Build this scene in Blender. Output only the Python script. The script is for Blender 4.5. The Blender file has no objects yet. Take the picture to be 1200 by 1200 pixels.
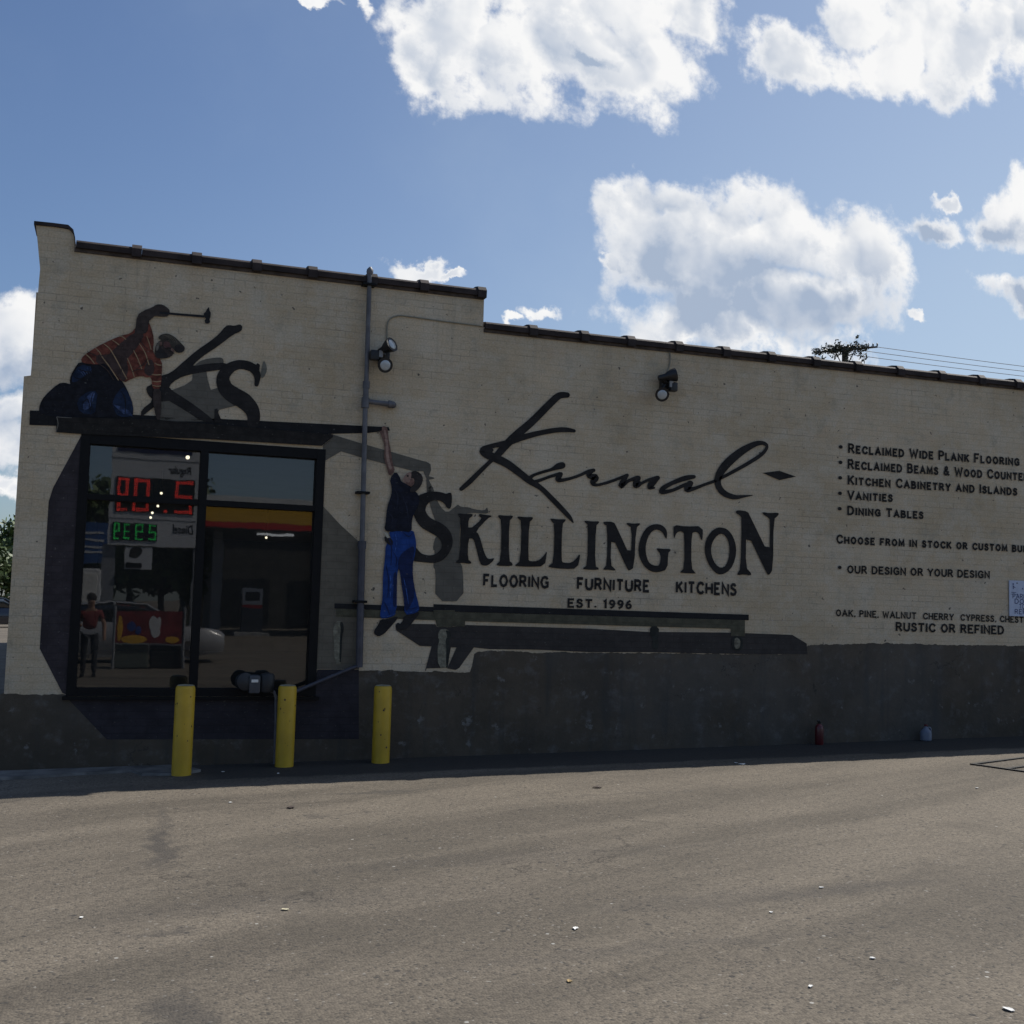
import bpy, bmesh, math, random
from mathutils import Vector, Matrix
from mathutils.geometry import tessellate_polygon
random.seed(7)
SC = bpy.context.scene
COL = SC.collection

# ------------------------------------------------------------------ camera
C = Vector((0.92191876, -11.5, 1.64201399))
RGT = Vector((0.94566018, -0.32396532, 0.02780818))
DWN = Vector((0.05267423, 0.06823955, -0.99627747))
FWD = Vector((0.32086173, 0.94360470, 0.08159606))
F = 1340.0
cam_d = bpy.data.cameras.new('camera'); cam = bpy.data.objects.new('camera', cam_d); COL.objects.link(cam)
cam_d.sensor_width = 36; cam_d.lens = 36 * F / 1200; cam_d.clip_start = .05; cam_d.clip_end = 3000
cam.matrix_world = Matrix(((RGT.x, -DWN.x, -FWD.x, C.x), (RGT.y, -DWN.y, -FWD.y, C.y), (RGT.z, -DWN.z, -FWD.z, C.z), (0, 0, 0, 1)))
SC.camera = cam

# ------------------------------------------------------------------ sun, sky, exposure
SUN = Vector((.75, .285, 1.0)).normalized()
sd = bpy.data.lights.new('sun', 'SUN'); so = bpy.data.objects.new('sun', sd); COL.objects.link(so)
sd.energy = 5.0; sd.angle = math.radians(.53); sd.color = (1, .95, .87)
so.rotation_euler = SUN.to_track_quat('Z', 'Y').to_euler(); so.location = (10, 4, 20)
SC.view_settings.view_transform = 'Standard'; SC.view_settings.look = 'None'
SC.view_settings.exposure = 0; SC.view_settings.gamma = 1

def ray(px, py): return FWD + RGT * ((px - 600) / F) + DWN * ((py - 600) / F)
def W(px, py, y=0.0):
    "survey point: photograph pixel -> point on the vertical plane Y = y"
    r = ray(px, py); return C + r * ((y - C.y) / r.y)
GS = .018
def gz(x): return GS * max(-8, min(16, x))
def G(px, py):
    r = ray(px, py); n = Vector((-GS, 0, 1)); return C + r * (-(n.dot(C)) / n.dot(r))

class NT:
    def __init__(s, tree): s.t = tree; s.n = tree.nodes; s.l = tree.links
    def add(s, typ, **kw):
        n = s.n.new(typ)
        for k, v in kw.items():
            if k.startswith('in_'): n.inputs[k[3:]].default_value = v
            else: setattr(n, k, v)
        return n
    def link(s, a, b): s.l.new(a, b)
    def math(s, op, a, b=None, clamp=False):
        n = s.n.new('ShaderNodeMath'); n.operation = op; n.use_clamp = clamp
        for i, v in enumerate((a, b)):
            if v is None: continue
            if isinstance(v, (int, float)): n.inputs[i].default_value = v
            else: s.l.new(v, n.inputs[i])
        return n.outputs[0]
    def vmath(s, op, a, b=None):
        n = s.n.new('ShaderNodeVectorMath'); n.operation = op
        for i, v in enumerate((a, b)):
            if v is None: continue
            if isinstance(v, (tuple, list, Vector)): n.inputs[i].default_value = v
            else: s.l.new(v, n.inputs[i])
        return n.outputs['Value'] if op in ('DOT_PRODUCT', 'LENGTH', 'DISTANCE') else n.outputs[0]
    def ramp(s, v, lo, hi, a=0.0, b=1.0, smooth=True):
        n = s.n.new('ShaderNodeMapRange'); n.interpolation_type = 'SMOOTHSTEP' if smooth else 'LINEAR'
        s.l.new(v, n.inputs[0])
        for i, x in enumerate((lo, hi, a, b)): n.inputs[i + 1].default_value = x
        return n.outputs[0]
    def noise(s, vec, scale, detail=4, rough=.55, out='Fac', lac=2.0):
        n = s.n.new('ShaderNodeTexNoise'); n.inputs['Scale'].default_value = scale
        n.inputs['Detail'].default_value = detail; n.inputs['Roughness'].default_value = rough; n.inputs['Lacunarity'].default_value = lac
        if vec is not None: s.l.new(vec, n.inputs['Vector'])
        return n.outputs[out]
    def mix(s, fac, a, b, blend='MIX'):
        n = s.n.new('ShaderNodeMix'); n.data_type = 'RGBA'; n.blend_type = blend
        for sock, v in ((n.inputs[0], fac), (n.inputs[6], a), (n.inputs[7], b)):
            if isinstance(v, (int, float)): sock.default_value = v
            elif isinstance(v, (tuple, list)): sock.default_value = (*v[:3], 1)
            else: s.l.new(v, sock)
        return n.outputs[2]

# ---- world: Nishita sky with cumulus placed by direction (x/y, z/y of the view direction)
wd = bpy.data.worlds.new('World'); SC.world = wd; wd.use_nodes = True
wt = NT(wd.node_tree); wt.n.clear()
sky = wt.add('ShaderNodeTexSky', sky_type='NISHITA', sun_disc=False)
sky.sun_elevation = math.asin(SUN.z); sky.sun_rotation = math.atan2(SUN.x, SUN.y)
sky.air_density = 1.0; sky.dust_density = 1.0; sky.ozone_density = 2.0
tc = wt.add('ShaderNodeTexCoord'); gdir = tc.outputs['Generated']
sx = wt.add('ShaderNodeSeparateXYZ'); wt.link(gdir, sx.inputs[0])
yy = wt.math('MAXIMUM', sx.outputs[1], .02)
q = wt.add('ShaderNodeCombineXYZ'); wt.link(wt.math('DIVIDE', sx.outputs[0], yy), q.inputs[0]); wt.link(wt.math('DIVIDE', sx.outputs[2], yy), q.inputs[1])
q = q.outputs[0]
CLOUDS = [(520,20,75,45),(500,72,42,42),(565,55,85,60),(640,45,85,62),(705,55,95,66),(760,75,70,52),(805,15,60,45),(650,-10,220,40),
 (918,62,52,38),(1012,30,55,42),(1050,78,85,36),(1110,40,95,66),(1185,28,90,66),(1060,-20,120,40),
 (738,248,50,42),(800,246,55,36),(868,262,66,48),(935,285,66,50),(1002,300,52,52),(850,318,130,62),(900,365,135,42),(768,310,60,50),(985,355,60,45),(865,385,140,34),(800,392,60,18),
 (1098,274,40,18),(1112,240,18,10),(1178,268,34,32),(1205,232,24,40),(1195,347,40,20),(1072,368,12,8),
 (5,388,50,38),(25,415,40,42),(0,480,46,26),(0,530,46,40),(5,578,40,16),
 (500,323,30,12),(535,331,22,6),(630,374,26,10),(603,381,18,6),(345,-2,50,7),(430,10,12,20),(710,310,12,9)]
nz1 = wt.noise(q, 11, 7, .6, 'Color'); nz1.node.noise_dimensions = '2D'
warp = wt.vmath('SCALE', wt.vmath('SUBTRACT', nz1, (.5, .5, .5))); warp.node.inputs['Scale'].default_value = .075
qw = wt.vmath('ADD', q, warp)
acc = None
for (cx, cy, rx, ry) in CLOUDS:
    def qq(x, y): r = ray(x, y); return (r.x / r.y, r.z / r.y)
    c0 = qq(cx, cy); ax = (qq(cx + rx, cy)[0] - qq(cx - rx, cy)[0]) / 2; ay = (qq(cx, cy - ry)[1] - qq(cx, cy + ry)[1]) / 2
    v = wt.vmath('MULTIPLY', wt.vmath('SUBTRACT', qw, (c0[0], c0[1], 0)), (1 / ax, 1 / ay, 0))
    d = wt.math('SUBTRACT', 1.17, wt.vmath('LENGTH', v))
    if acc is None: acc = d
    else:
        m = wt.add('ShaderNodeMath', operation='SMOOTH_MAX'); wt.link(acc, m.inputs[0]); wt.link(d, m.inputs[1]); m.inputs[2].default_value = .25; acc = m.outputs[0]
CORES = [(830,305,120,66),(880,358,150,56),(775,290,60,50),(965,362,60,44),(700,60,30,8),(1180,278,20,14),(10,440,36,34),(5,500,34,34),(1195,352,30,16),(1095,280,26,12)]
core = None
for (cx, cy, rx, ry) in CORES:
    c0 = qq(cx, cy); ax = (qq(cx + rx, cy)[0] - qq(cx - rx, cy)[0]) / 2; ay = (qq(cx, cy - ry)[1] - qq(cx, cy + ry)[1]) / 2
    d = wt.math('SUBTRACT', 1.0, wt.vmath('LENGTH', wt.vmath('MULTIPLY', wt.vmath('SUBTRACT', qw, (c0[0], c0[1], 0)), (1 / ax, 1 / ay, 0))))
    core = d if core is None else wt.math('MAXIMUM', core, d)
front = wt.ramp(sx.outputs[1], .05, .2)
def n2(vec, scale, detail, rough, out='Fac', typ='FBM'):
    o = wt.noise(vec, scale, detail, rough, out); n = o.node; n.noise_dimensions = '2D'
    if typ != 'FBM': n.noise_type = typ; n.normalize = False; n.inputs['Offset'].default_value = 1.0; n.inputs['Gain'].default_value = 1.0
    return o
def puff(vec): return n2(vec, 10, 4, .45, 'Fac', 'RIDGED_MULTIFRACTAL')
qp = wt.vmath('ADD', q, wt.vmath('MULTIPLY', wt.vmath('SUBTRACT', n2(q, 26, 3, .6, 'Color'), (.5, .5, .5)), (.02, .02, 0)))
p0 = puff(qp); p1 = puff(wt.vmath('ADD', qp, (.009, .011, 0)))
fb = n2(q, 20, 9, .64)
dens = wt.math('ADD', wt.math('ADD', acc, wt.math('MULTIPLY', wt.math('SUBTRACT', 1.0, p0), .30)), wt.math('MULTIPLY', wt.math('SUBTRACT', fb, .5), 1.5))
alpha = wt.math('MULTIPLY', wt.ramp(dens, .02, .62), front)
relief = wt.math('MULTIPLY', wt.math('SUBTRACT', p0, p1), .5)
shc = wt.ramp(wt.math('ADD', core, wt.math('MULTIPLY', wt.math('SUBTRACT', n2(q, 10, 8, .62), .5), 1.15)), -.60, .95, 0, .80)
sh = wt.math('ADD', wt.math('ADD', shc, wt.math('MULTIPLY', wt.ramp(dens, .30, 1.0, .0, .52), wt.ramp(n2(q, 9, 4, .55), .34, .62))), relief, True)
ccol = wt.mix(sh, (1.02, 1.02, 1.02), (.42, .51, .66))
# thin veil, brighter toward the horizon and toward the sun
veil = wt.math('MULTIPLY', wt.ramp(wt.noise(gdir, 2.6, 6, .6), .45, .8), .13)
sdot = wt.vmath('DOT_PRODUCT', gdir, tuple(SUN))
veil = wt.math('ADD', veil, wt.ramp(sdot, .5, .98, 0, .30), True)
veil = wt.math('ADD', veil, wt.math('MULTIPLY', wt.ramp(sx.outputs[2], .16, .52, .42, 0), wt.ramp(sx.outputs[0], -.2, .75)), True)
bg1 = wt.add('ShaderNodeBackground'); bg1.inputs[1].default_value = .088; wt.link(wt.mix(1.0, sky.outputs[0], (.865, .955, 1.10), 'MULTIPLY'), bg1.inputs[0])
bg2 = wt.add('ShaderNodeBackground'); bg2.inputs[1].default_value = .92; wt.link(ccol, bg2.inputs[0])
bg3 = wt.add('ShaderNodeBackground'); bg3.inputs[1].default_value = .75; bg3.inputs[0].default_value = (.74, .89, 1, 1)
m1 = wt.add('ShaderNodeMixShader'); wt.link(veil, m1.inputs[0]); wt.link(bg1.outputs[0], m1.inputs[1]); wt.link(bg3.outputs[0], m1.inputs[2])
m2 = wt.add('ShaderNodeMixShader'); wt.link(alpha, m2.inputs[0]); wt.link(m1.outputs[0], m2.inputs[1]); wt.link(bg2.outputs[0], m2.inputs[2])
wo = wt.add('ShaderNodeOutputWorld'); wt.link(m2.outputs[0], wo.inputs[0])

# ------------------------------------------------------------------ materials
def new_mat(name):
    m = bpy.data.materials.new(name); m.use_nodes = True; t = NT(m.node_tree)
    return m, t, m.node_tree.nodes['Principled BSDF']
def pos(t): return t.add('ShaderNodeNewGeometry').outputs['Position']
def simple(name, col, rough=.6, metal=0, var=.12, scale=14, emit=None, es=1, coat=0, bump=0):
    m, t, b = new_mat(name)
    n = t.noise(t.add('ShaderNodeTexCoord').outputs['Object'], scale, 5)
    c = t.mix(t.ramp(n, .3, .7), [x * (1 - var) for x in col], [min(1, x * (1 + var)) for x in col])
    t.link(c, b.inputs['Base Color']); b.inputs['Roughness'].default_value = rough; b.inputs['Metallic'].default_value = metal
    b.inputs['Coat Weight'].default_value = coat
    if emit: b.inputs['Emission Color'].default_value = (*emit, 1); b.inputs['Emission Strength'].default_value = es
    if bump:
        bp = t.add('ShaderNodeBump'); bp.inputs['Strength'].default_value = bump; bp.inputs['Distance'].default_value = .01
        t.link(n, bp.inputs['Height']); t.link(bp.outputs[0], b.inputs['Normal'])
    return m
def brick_vec(t, face='xz'):
    p = t.add('ShaderNodeSeparateXYZ'); t.link(pos(t), p.inputs[0])
    c = t.add('ShaderNodeCombineXYZ'); t.link(p.outputs[0 if face == 'xz' else 1], c.inputs[0]); t.link(p.outputs[2], c.inputs[1])
    return c.outputs[0], p
def brick_tex(t, v):
    w = t.vmath('SCALE', t.vmath('SUBTRACT', t.noise(v, 9, 3, .6, 'Color'), (.5, .5, .5))); w.node.inputs['Scale'].default_value = .02
    vw = t.vmath('ADD', v, w)
    br = t.add('ShaderNodeTexBrick'); t.link(vw, br.inputs['Vector']); br.inputs['Scale'].default_value = 1
    br.inputs['Brick Width'].default_value = .205; br.inputs['Row Height'].default_value = .0677; br.inputs['Mortar Size'].default_value = .006
    br.inputs['Mortar Smooth'].default_value = .5; br.inputs['Mortar'].default_value = (.96, .96, .96, 1); br.inputs['Color1'].default_value = (.975, .975, .975, 1); br.inputs['Color2'].default_value = (1.02, 1.02, 1.02, 1); br.inputs['Bias'].default_value = 0
    return br
def brick_bump(t, b, v, br, strength=.5):
    h = t.math('ADD', t.math('MULTIPLY', br.outputs['Fac'], -1.0), t.math('MULTIPLY', t.noise(v, 38, 5, .6), .9))
    bp = t.add('ShaderNodeBump'); bp.inputs['Strength'].default_value = strength; bp.inputs['Distance'].default_value = .0022
    t.link(h, bp.inputs['Height']); t.link(bp.outputs[0], b.inputs['Normal'])
def wall_mat(name, face='xz'):
    m, t, b = new_mat(name); v, p = brick_vec(t, face); br = brick_tex(t, v)
    big = t.ramp(t.noise(v, .9, 6, .62), .32, .68)
    base = t.mix(big, (.485, .385, .252), (.60, .485, .335))
    mid = t.ramp(t.noise(v, 4.5, 7, .65), .38, .66)
    base = t.mix(t.math('MULTIPLY', mid, .5), base, (.56, .49, .37))
    warm = t.ramp(t.noise(t.vmath('ADD', v, (7, 3, 0)), 1.7, 6, .6), .56, .74)
    base = t.mix(t.math('MULTIPLY', warm, .35), base, (.52, .37, .23))
    blot = t.ramp(t.noise(t.vmath('ADD', v, (2, 5, 0)), 2.6, 8, .7), .48, .60)
    base = t.mix(t.math('MULTIPLY', blot, .30), base, (.62, .57, .47))
    blot2 = t.ramp(t.noise(t.vmath('ADD', v, (12, 1, 0)), 3.4, 8, .72), .52, .66)
    base = t.mix(t.math('MULTIPLY', blot2, .45), base, (.36, .325, .25))
    fine = t.ramp(t.noise(v, 55, 4, .7), .3, .7, .84, 1.13); fv = t.add('ShaderNodeCombineColor'); [t.link(fine, fv.inputs[i]) for i in range(3)]
    base = t.mix(.85, base, fv.outputs[0], 'MULTIPLY')
    # hairline runs along the bed joints
    hl = t.ramp(t.noise(t.vmath('MULTIPLY', v, (1.6, 46, 1)), 1.0, 4, .6), .66, .76); hl = t.math('MULTIPLY', hl, t.ramp(t.noise(v, 1.3, 4, .6), .4, .6, .1, .55))
    base = t.mix(hl, base, (.24, .215, .17))
    # rain streaks under the coping
    sv = t.vmath('MULTIPLY', v, (7, .5, 1)); st = t.ramp(t.noise(sv, 1.0, 6, .65), .52, .78)
    hi = t.ramp(p.outputs[2], 2.6, 4.9)
    base = t.mix(t.math('MULTIPLY', t.math('MULTIPLY', st, hi), .38), base, (.20, .19, .165))
    base = t.mix(1.0, base, br.outputs['Color'], 'MULTIPLY')
    jm = t.math('MULTIPLY', br.outputs['Fac'], t.ramp(t.noise(t.vmath('MULTIPLY', v, (.5, 2.4, 1)), 2.3, 6, .65), .47, .72, .03, .42))
    base = t.mix(jm, base, (.15, .14, .12))
    # little chips and old anchor holes
    ho = t.ramp(t.noise(v, 15, 3, .5), .70, .73)
    base = t.mix(t.math('MULTIPLY', ho, .85), base, (.06, .055, .05))
    ch = t.ramp(t.noise(t.vmath('ADD', v, (3, 9, 0)), 22, 4, .6), .66, .70)
    base = t.mix(t.math('MULTIPLY', ch, .5), base, (.56, .54, .49))
    t.link(base, b.inputs['Base Color']); b.inputs['Roughness'].default_value = .85; b.inputs['Specular IOR Level'].default_value = .25
    brick_bump(t, b, v, br, .6)
    return m
def paint(name, col, var=.24, rough=.8, wear=.38, scale=6):
    "mural paint rolled onto the brick wall: it follows the brick relief and is a little worn"
    m, t, b = new_mat(name); v, p = brick_vec(t); br = brick_tex(t, v)
    n = t.ramp(t.noise(v, scale, 6, .62), .32, .68)
    c = t.mix(n, [x * (1 - var) for x in col], [x * (1 + var) for x in col])
    jm = t.math('MULTIPLY', br.outputs['Fac'], .3)
    c = t.mix(jm, c, [x * .6 for x in col])
    wr = t.math('MULTIPLY', t.ramp(t.noise(t.vmath('MULTIPLY', v, (1, 1.6, 1)), 26, 6, .68), .62, .70), wear)
    c = t.mix(wr, c, (.3, .29, .25))
    t.link(c, b.inputs['Base Color']); b.inputs['Roughness'].default_value = rough; b.inputs['Specular IOR Level'].default_value = .25
    brick_bump(t, b, v, br, .5)
    return m
def stucco_mat():
    m, t, b = new_mat('stucco'); v, p = brick_vec(t)
    a = t.ramp(t.noise(v, 1.3, 7, .65), .3, .7); c = t.mix(a, (.072, .060, .045), (.116, .095, .071))
    c = t.mix(t.math('MULTIPLY', t.ramp(t.noise(v, 5, 8, .7), .5, .7), .5), c, (.17, .165, .155))
    c = t.mix(t.math('MULTIPLY', t.ramp(t.noise(t.vmath('ADD', v, (4, 4, 0)), 6, 7, .66), .61, .69), .6), c, (.24, .235, .22))
    c = t.mix(t.math('MULTIPLY', t.ramp(t.noise(t.vmath('MULTIPLY', v, (6, .6, 1)), 1, 6, .6), .5, .75), .55), c, (.05, .05, .05))
    c = t.mix(t.math('MULTIPLY', t.ramp(t.noise(t.vmath('ADD', v, (9, 2, 0)), .55, 4, .5), .5, .68), .3), c, (.11, .115, .115))
    vo = t.add('ShaderNodeTexVoronoi', feature='DISTANCE_TO_EDGE'); vo.inputs['Scale'].default_value = .9
    wv = t.vmath('SCALE', t.noise(v, 3, 6, .6, 'Color')); wv.node.inputs['Scale'].default_value = .8
    t.link(t.vmath('ADD', v, wv), vo.inputs['Vector'])
    cr = t.math('MULTIPLY', t.ramp(vo.outputs['Distance'], .0, .008, 1, 0), t.ramp(t.noise(v, 1.2, 3), .5, .6, 0, .7)); c = t.mix(cr, c, (.03, .03, .03))
    t.link(c, b.inputs['Base Color']); b.inputs['Roughness'].default_value = .9; b.inputs['Specular IOR Level'].default_value = .2
    bp = t.add('ShaderNodeBump'); bp.inputs['Strength'].default_value = .6; bp.inputs['Distance'].default_value = .012
    t.link(t.noise(v, 16, 8, .7), bp.inputs['Height']); t.link(bp.outputs[0], b.inputs['Normal'])
    return m
def asphalt_mat():
    m, t, b = new_mat('asphalt'); p = pos(t)
    s = t.add('ShaderNodeSeparateXYZ'); t.link(p, s.inputs[0])
    # broad worn lanes sweeping across the lot
    g1_, g2_ = G(120, 1165), G(1150, 960); an = math.atan2(g2_.y - g1_.y, g2_.x - g1_.x)
    ro = t.add('ShaderNodeMapping', vector_type='TEXTURE'); ro.inputs['Rotation'].default_value = (0, 0, an); ro.inputs['Scale'].default_value = (9.0, 1.0, 1); t.link(p, ro.inputs[0])
    lanes = t.ramp(t.noise(t.vmath('ADD', ro.outputs[0], t.vmath('MULTIPLY', t.noise(p, .5, 3, .5, 'Color'), (.2, .7, 0))), 1.25, 4, .6), .36, .62)
    c = t.mix(lanes, (.098, .0845, .067), (.154, .132, .104))
    c = t.mix(t.math('MULTIPLY', t.ramp(t.noise(p, 1.6, 8, .7), .42, .66), .5), c, (.126, .108, .086))
    # aggregate
    vo = t.add('ShaderNodeTexVoronoi'); vo.inputs['Scale'].default_value = 75; t.link(p, vo.inputs['Vector'])
    cs = t.add('ShaderNodeSeparateColor'); t.link(vo.outputs['Color'], cs.inputs[0])
    c = t.mix(.6, c, t.mix(t.ramp(cs.outputs[0], 0, 1, 0, 1, False), (.55, .55, .56), (1.46, 1.44, 1.4)), 'MULTIPLY')
    c = t.mix(t.math('MULTIPLY', t.ramp(cs.outputs[1], .993, .996), .6), c, (.28, .26, .23))
    c = t.mix(t.math('MULTIPLY', t.ramp(cs.outputs[2], .93, .95), .7), c, (.045, .043, .04))
    big = t.add('ShaderNodeTexVoronoi'); big.inputs['Scale'].default_value = 19; t.link(p, big.inputs['Vector'])
    bs = t.add('ShaderNodeSeparateColor'); t.link(big.outputs['Color'], bs.inputs[0])
    spot = t.math('MULTIPLY', t.ramp(bs.outputs[0], .955, .96), t.ramp(big.outputs['Distance'], .22, .34, .8, 0)); c = t.mix(spot, c, (.04, .038, .036))
    spot = t.math('MULTIPLY', t.ramp(bs.outputs[1], .993, .994), t.ramp(big.outputs['Distance'], .14, .22, .8, 0)); c = t.mix(spot, c, (.42, .41, .38))
    cv = t.add('ShaderNodeTexVoronoi', feature='DISTANCE_TO_EDGE'); cv.inputs['Scale'].default_value = .33
    t.link(t.vmath('ADD', p, t.vmath('MULTIPLY', t.noise(p, 1.6, 7, .68, 'Color'), (1.1, 1.1, 0))), cv.inputs['Vector'])
    ck = t.math('MULTIPLY', t.ramp(cv.outputs['Distance'], 0, .006, 1, 0), t.ramp(t.noise(p, .55, 4, .6), .50, .62, 0, .75)); c = t.mix(ck, c, (.035, .03, .026))
    c = t.mix(t.math('MULTIPLY', t.ramp(t.noise(t.vmath('ADD', p, (5, 1, 0)), .8, 7, .68), .55, .70), .45), c, (.075, .065, .052))
    # oil stains and a tyre arc with their own outlines
    wp = t.vmath('SCALE', t.vmath('SUBTRACT', t.noise(p, 4, 6, .65, 'Color'), (.5, .5, .5))); wp.node.inputs['Scale'].default_value = .5
    pw = t.vmath('ADD', p, wp)
    for (px, py, ra, rb, k) in [(188, 990, .11, .75, .62), (190, 958, .07, .5, .35), (215, 1190, .14, .35, .55), (450, 928, .55, .06, .5), (470, 930, .2, .05, .4), (196, 1093, .2, .05, .55), (410, 953, .5, .03, .4),
                                (370, 957, .12, .05, .5), (340, 946, .1, .06, .7), (740, 930, .9, .04, .3), (880, 1050, 1.2, .18, .28), (1010, 1040, .8, .12, .25), (780, 1110, 1.4, .10, .25), (600, 1005, 1.6, .2, .2), (300, 1060, 1.2, .25, .2)]:
        g = G(px, py)
        d = t.vmath('LENGTH', t.vmath('MULTIPLY', t.vmath('SUBTRACT', pw, (g.x, g.y, 0)), (1 / ra, 1 / rb, 0)))
        c = t.mix(t.math('MULTIPLY', t.ramp(d, .35, 1.2, 1, 0), k), c, (.045, .042, .04))
    # tar strip along the wall foot, its colour darkened to paint in building shade
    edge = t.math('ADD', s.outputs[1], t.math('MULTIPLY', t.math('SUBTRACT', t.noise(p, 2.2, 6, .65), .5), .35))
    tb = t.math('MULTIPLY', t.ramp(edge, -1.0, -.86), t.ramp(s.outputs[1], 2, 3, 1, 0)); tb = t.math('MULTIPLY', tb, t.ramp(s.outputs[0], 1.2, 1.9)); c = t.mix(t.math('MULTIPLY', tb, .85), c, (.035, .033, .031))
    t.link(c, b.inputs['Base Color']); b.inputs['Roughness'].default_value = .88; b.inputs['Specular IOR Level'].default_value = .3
    bp = t.add('ShaderNodeBump'); bp.inputs['Strength'].default_value = .55; bp.inputs['Distance'].default_value = .008
    t.link(t.math('ADD', t.math('MULTIPLY', vo.outputs['Distance'], -.8), t.noise(p, 40, 5, .7)), bp.inputs['Height']); t.link(bp.outputs[0], b.inputs['Normal'])
    return m
def glass_mat(name, tint=(.55, .6, .6), refl=.082):
    "window glass: transparent with a clear mirror reflection of the street"
    m, t, b = new_mat(name); t.n.remove(b); out = t.n['Material Output']
    tr = t.add('ShaderNodeBsdfTransparent'); tr.inputs[0].default_value = (*tint, 1)
    gl = t.add('ShaderNodeBsdfGlossy'); gl.inputs['Roughness'].default_value = .012; gl.inputs[0].default_value = (1, 1, 1, 1)
    bp = t.add('ShaderNodeBump'); bp.inputs['Strength'].default_value = .10; bp.inputs['Distance'].default_value = .004; t.link(t.noise(pos(t), 1.8, 3, .5), bp.inputs['Height']); t.link(bp.outputs[0], gl.inputs['Normal'])
    fr = t.add('ShaderNodeFresnel'); fr.inputs[0].default_value = 1.5
    f = t.math('ADD', t.math('MULTIPLY', fr.outputs[0], 1.1), refl - .045, True)
    du = t.add('ShaderNodeBsdfDiffuse'); du.inputs[0].default_value = (.30, .30, .28, 1); m0 = t.add('ShaderNodeMixShader'); m0.inputs[0].default_value = .06; t.link(tr.outputs[0], m0.inputs[1]); t.link(du.outputs[0], m0.inputs[2])
    mx = t.add('ShaderNodeMixShader'); t.link(f, mx.inputs[0]); t.link(m0.outputs[0], mx.inputs[1]); t.link(gl.outputs[0], mx.inputs[2])
    t.link(mx.outputs[0], out.inputs[0]); return m

M = {}
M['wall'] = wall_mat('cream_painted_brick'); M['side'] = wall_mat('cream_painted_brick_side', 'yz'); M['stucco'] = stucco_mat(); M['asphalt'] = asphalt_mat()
M['coping'] = simple('glazed_clay', (.036, .028, .027), .75, 0, .35, 6, bump=.2); M['coping'].node_tree.nodes['Principled BSDF'].inputs['Specular IOR Level'].default_value = .25
M['frame'] = simple('black_aluminium', (.006, .006, .0065), .6, 0, .2)
M['glass'] = glass_mat('shop_glass')
M['frame'].node_tree.nodes['Principled BSDF'].inputs['Specular IOR Level'].default_value = .2
M['roof'] = simple('roof_felt', (.06, .06, .06), .9)
M['dark'] = simple('dark_interior', (.022, .022, .02), .9, 0, .4, 2)
M['black'] = simple('black_plastic', (.014, .014, .015), .45)
M['bulb'] = simple('lens_glass', (.42, .46, .48), .12, 0, .08, 20, coat=1)
M['pipe'] = simple('grey_painted_pipe', (.105, .105, .115), .5, 0, .25, 9, bump=.15)
M['pipe_blue'] = simple('slate_painted_pipe', (.05, .05, .065), .5, 0, .25, 9, bump=.15)
M['wire'] = simple('painted_cable', (.25, .24, .19), .7)
M['concrete'] = simple('concrete', (.26, .26, .255), .9, 0, .3, 5, bump=.4); M['apron_c'] = simple('old_concrete', (.135, .13, .12), .95, 0, .45, 4, bump=.5)
M['litter'] = simple('white_paper', (.75, .74, .70), .8); M['leaf_dry'] = simple('dry_leaf', (.42, .30, .14), .8)
M['lamp'] = simple('lit_bulb', (1, 1, 1), .5, emit=(1, .84, .6), es=2.6)

# ------------------------------------------------------------------ object helpers
def tag(o, label=None, cat=None, group=None, kind=None):
    for k, v in (('label', label), ('category', cat), ('group', group), ('kind', kind)):
        if v: o[k] = v
    return o
def thing(name, label, cat, loc=(0, 0, 0), rz=0, group=None):
    o = bpy.data.objects.new(name, None); COL.objects.link(o); o.location = loc; o.rotation_euler = (0, 0, rz); o.empty_display_size = .2
    return tag(o, label, cat, group)
def obj(name, bm, mat, parent=None, smooth=False, label=None):
    me = bpy.data.meshes.new(name); bmesh.ops.recalc_face_normals(bm, faces=bm.faces) if smooth != 'raw' else None
    bm.to_mesh(me); bm.free()
    for m in (mat if isinstance(mat, (list, tuple)) else [mat]): me.materials.append(m)
    if smooth is True:
        for p in me.polygons: p.use_smooth = True
        try: me.set_sharp_from_angle(angle=math.radians(40))
        except Exception: pass
    o = bpy.data.objects.new(name, me); COL.objects.link(o)
    if parent is not None: o.parent = parent
    if label: o['label'] = label
    return o
def box(bm, x0, x1, y0, y1, z0, z1, bev=0):
    r = bmesh.ops.create_cube(bm, size=1, matrix=Matrix.Translation(((x0 + x1) / 2, (y0 + y1) / 2, (z0 + z1) / 2)) @ Matrix.Diagonal((abs(x1 - x0), abs(y1 - y0), abs(z1 - z0), 1)))
    if bev:
        vs = set(r['verts']); es = [e for e in bm.edges if e.verts[0] in vs and e.verts[1] in vs]
        bmesh.ops.bevel(bm, geom=es, offset=bev, segments=2, affect='EDGES', profile=.6)
    return r
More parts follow.
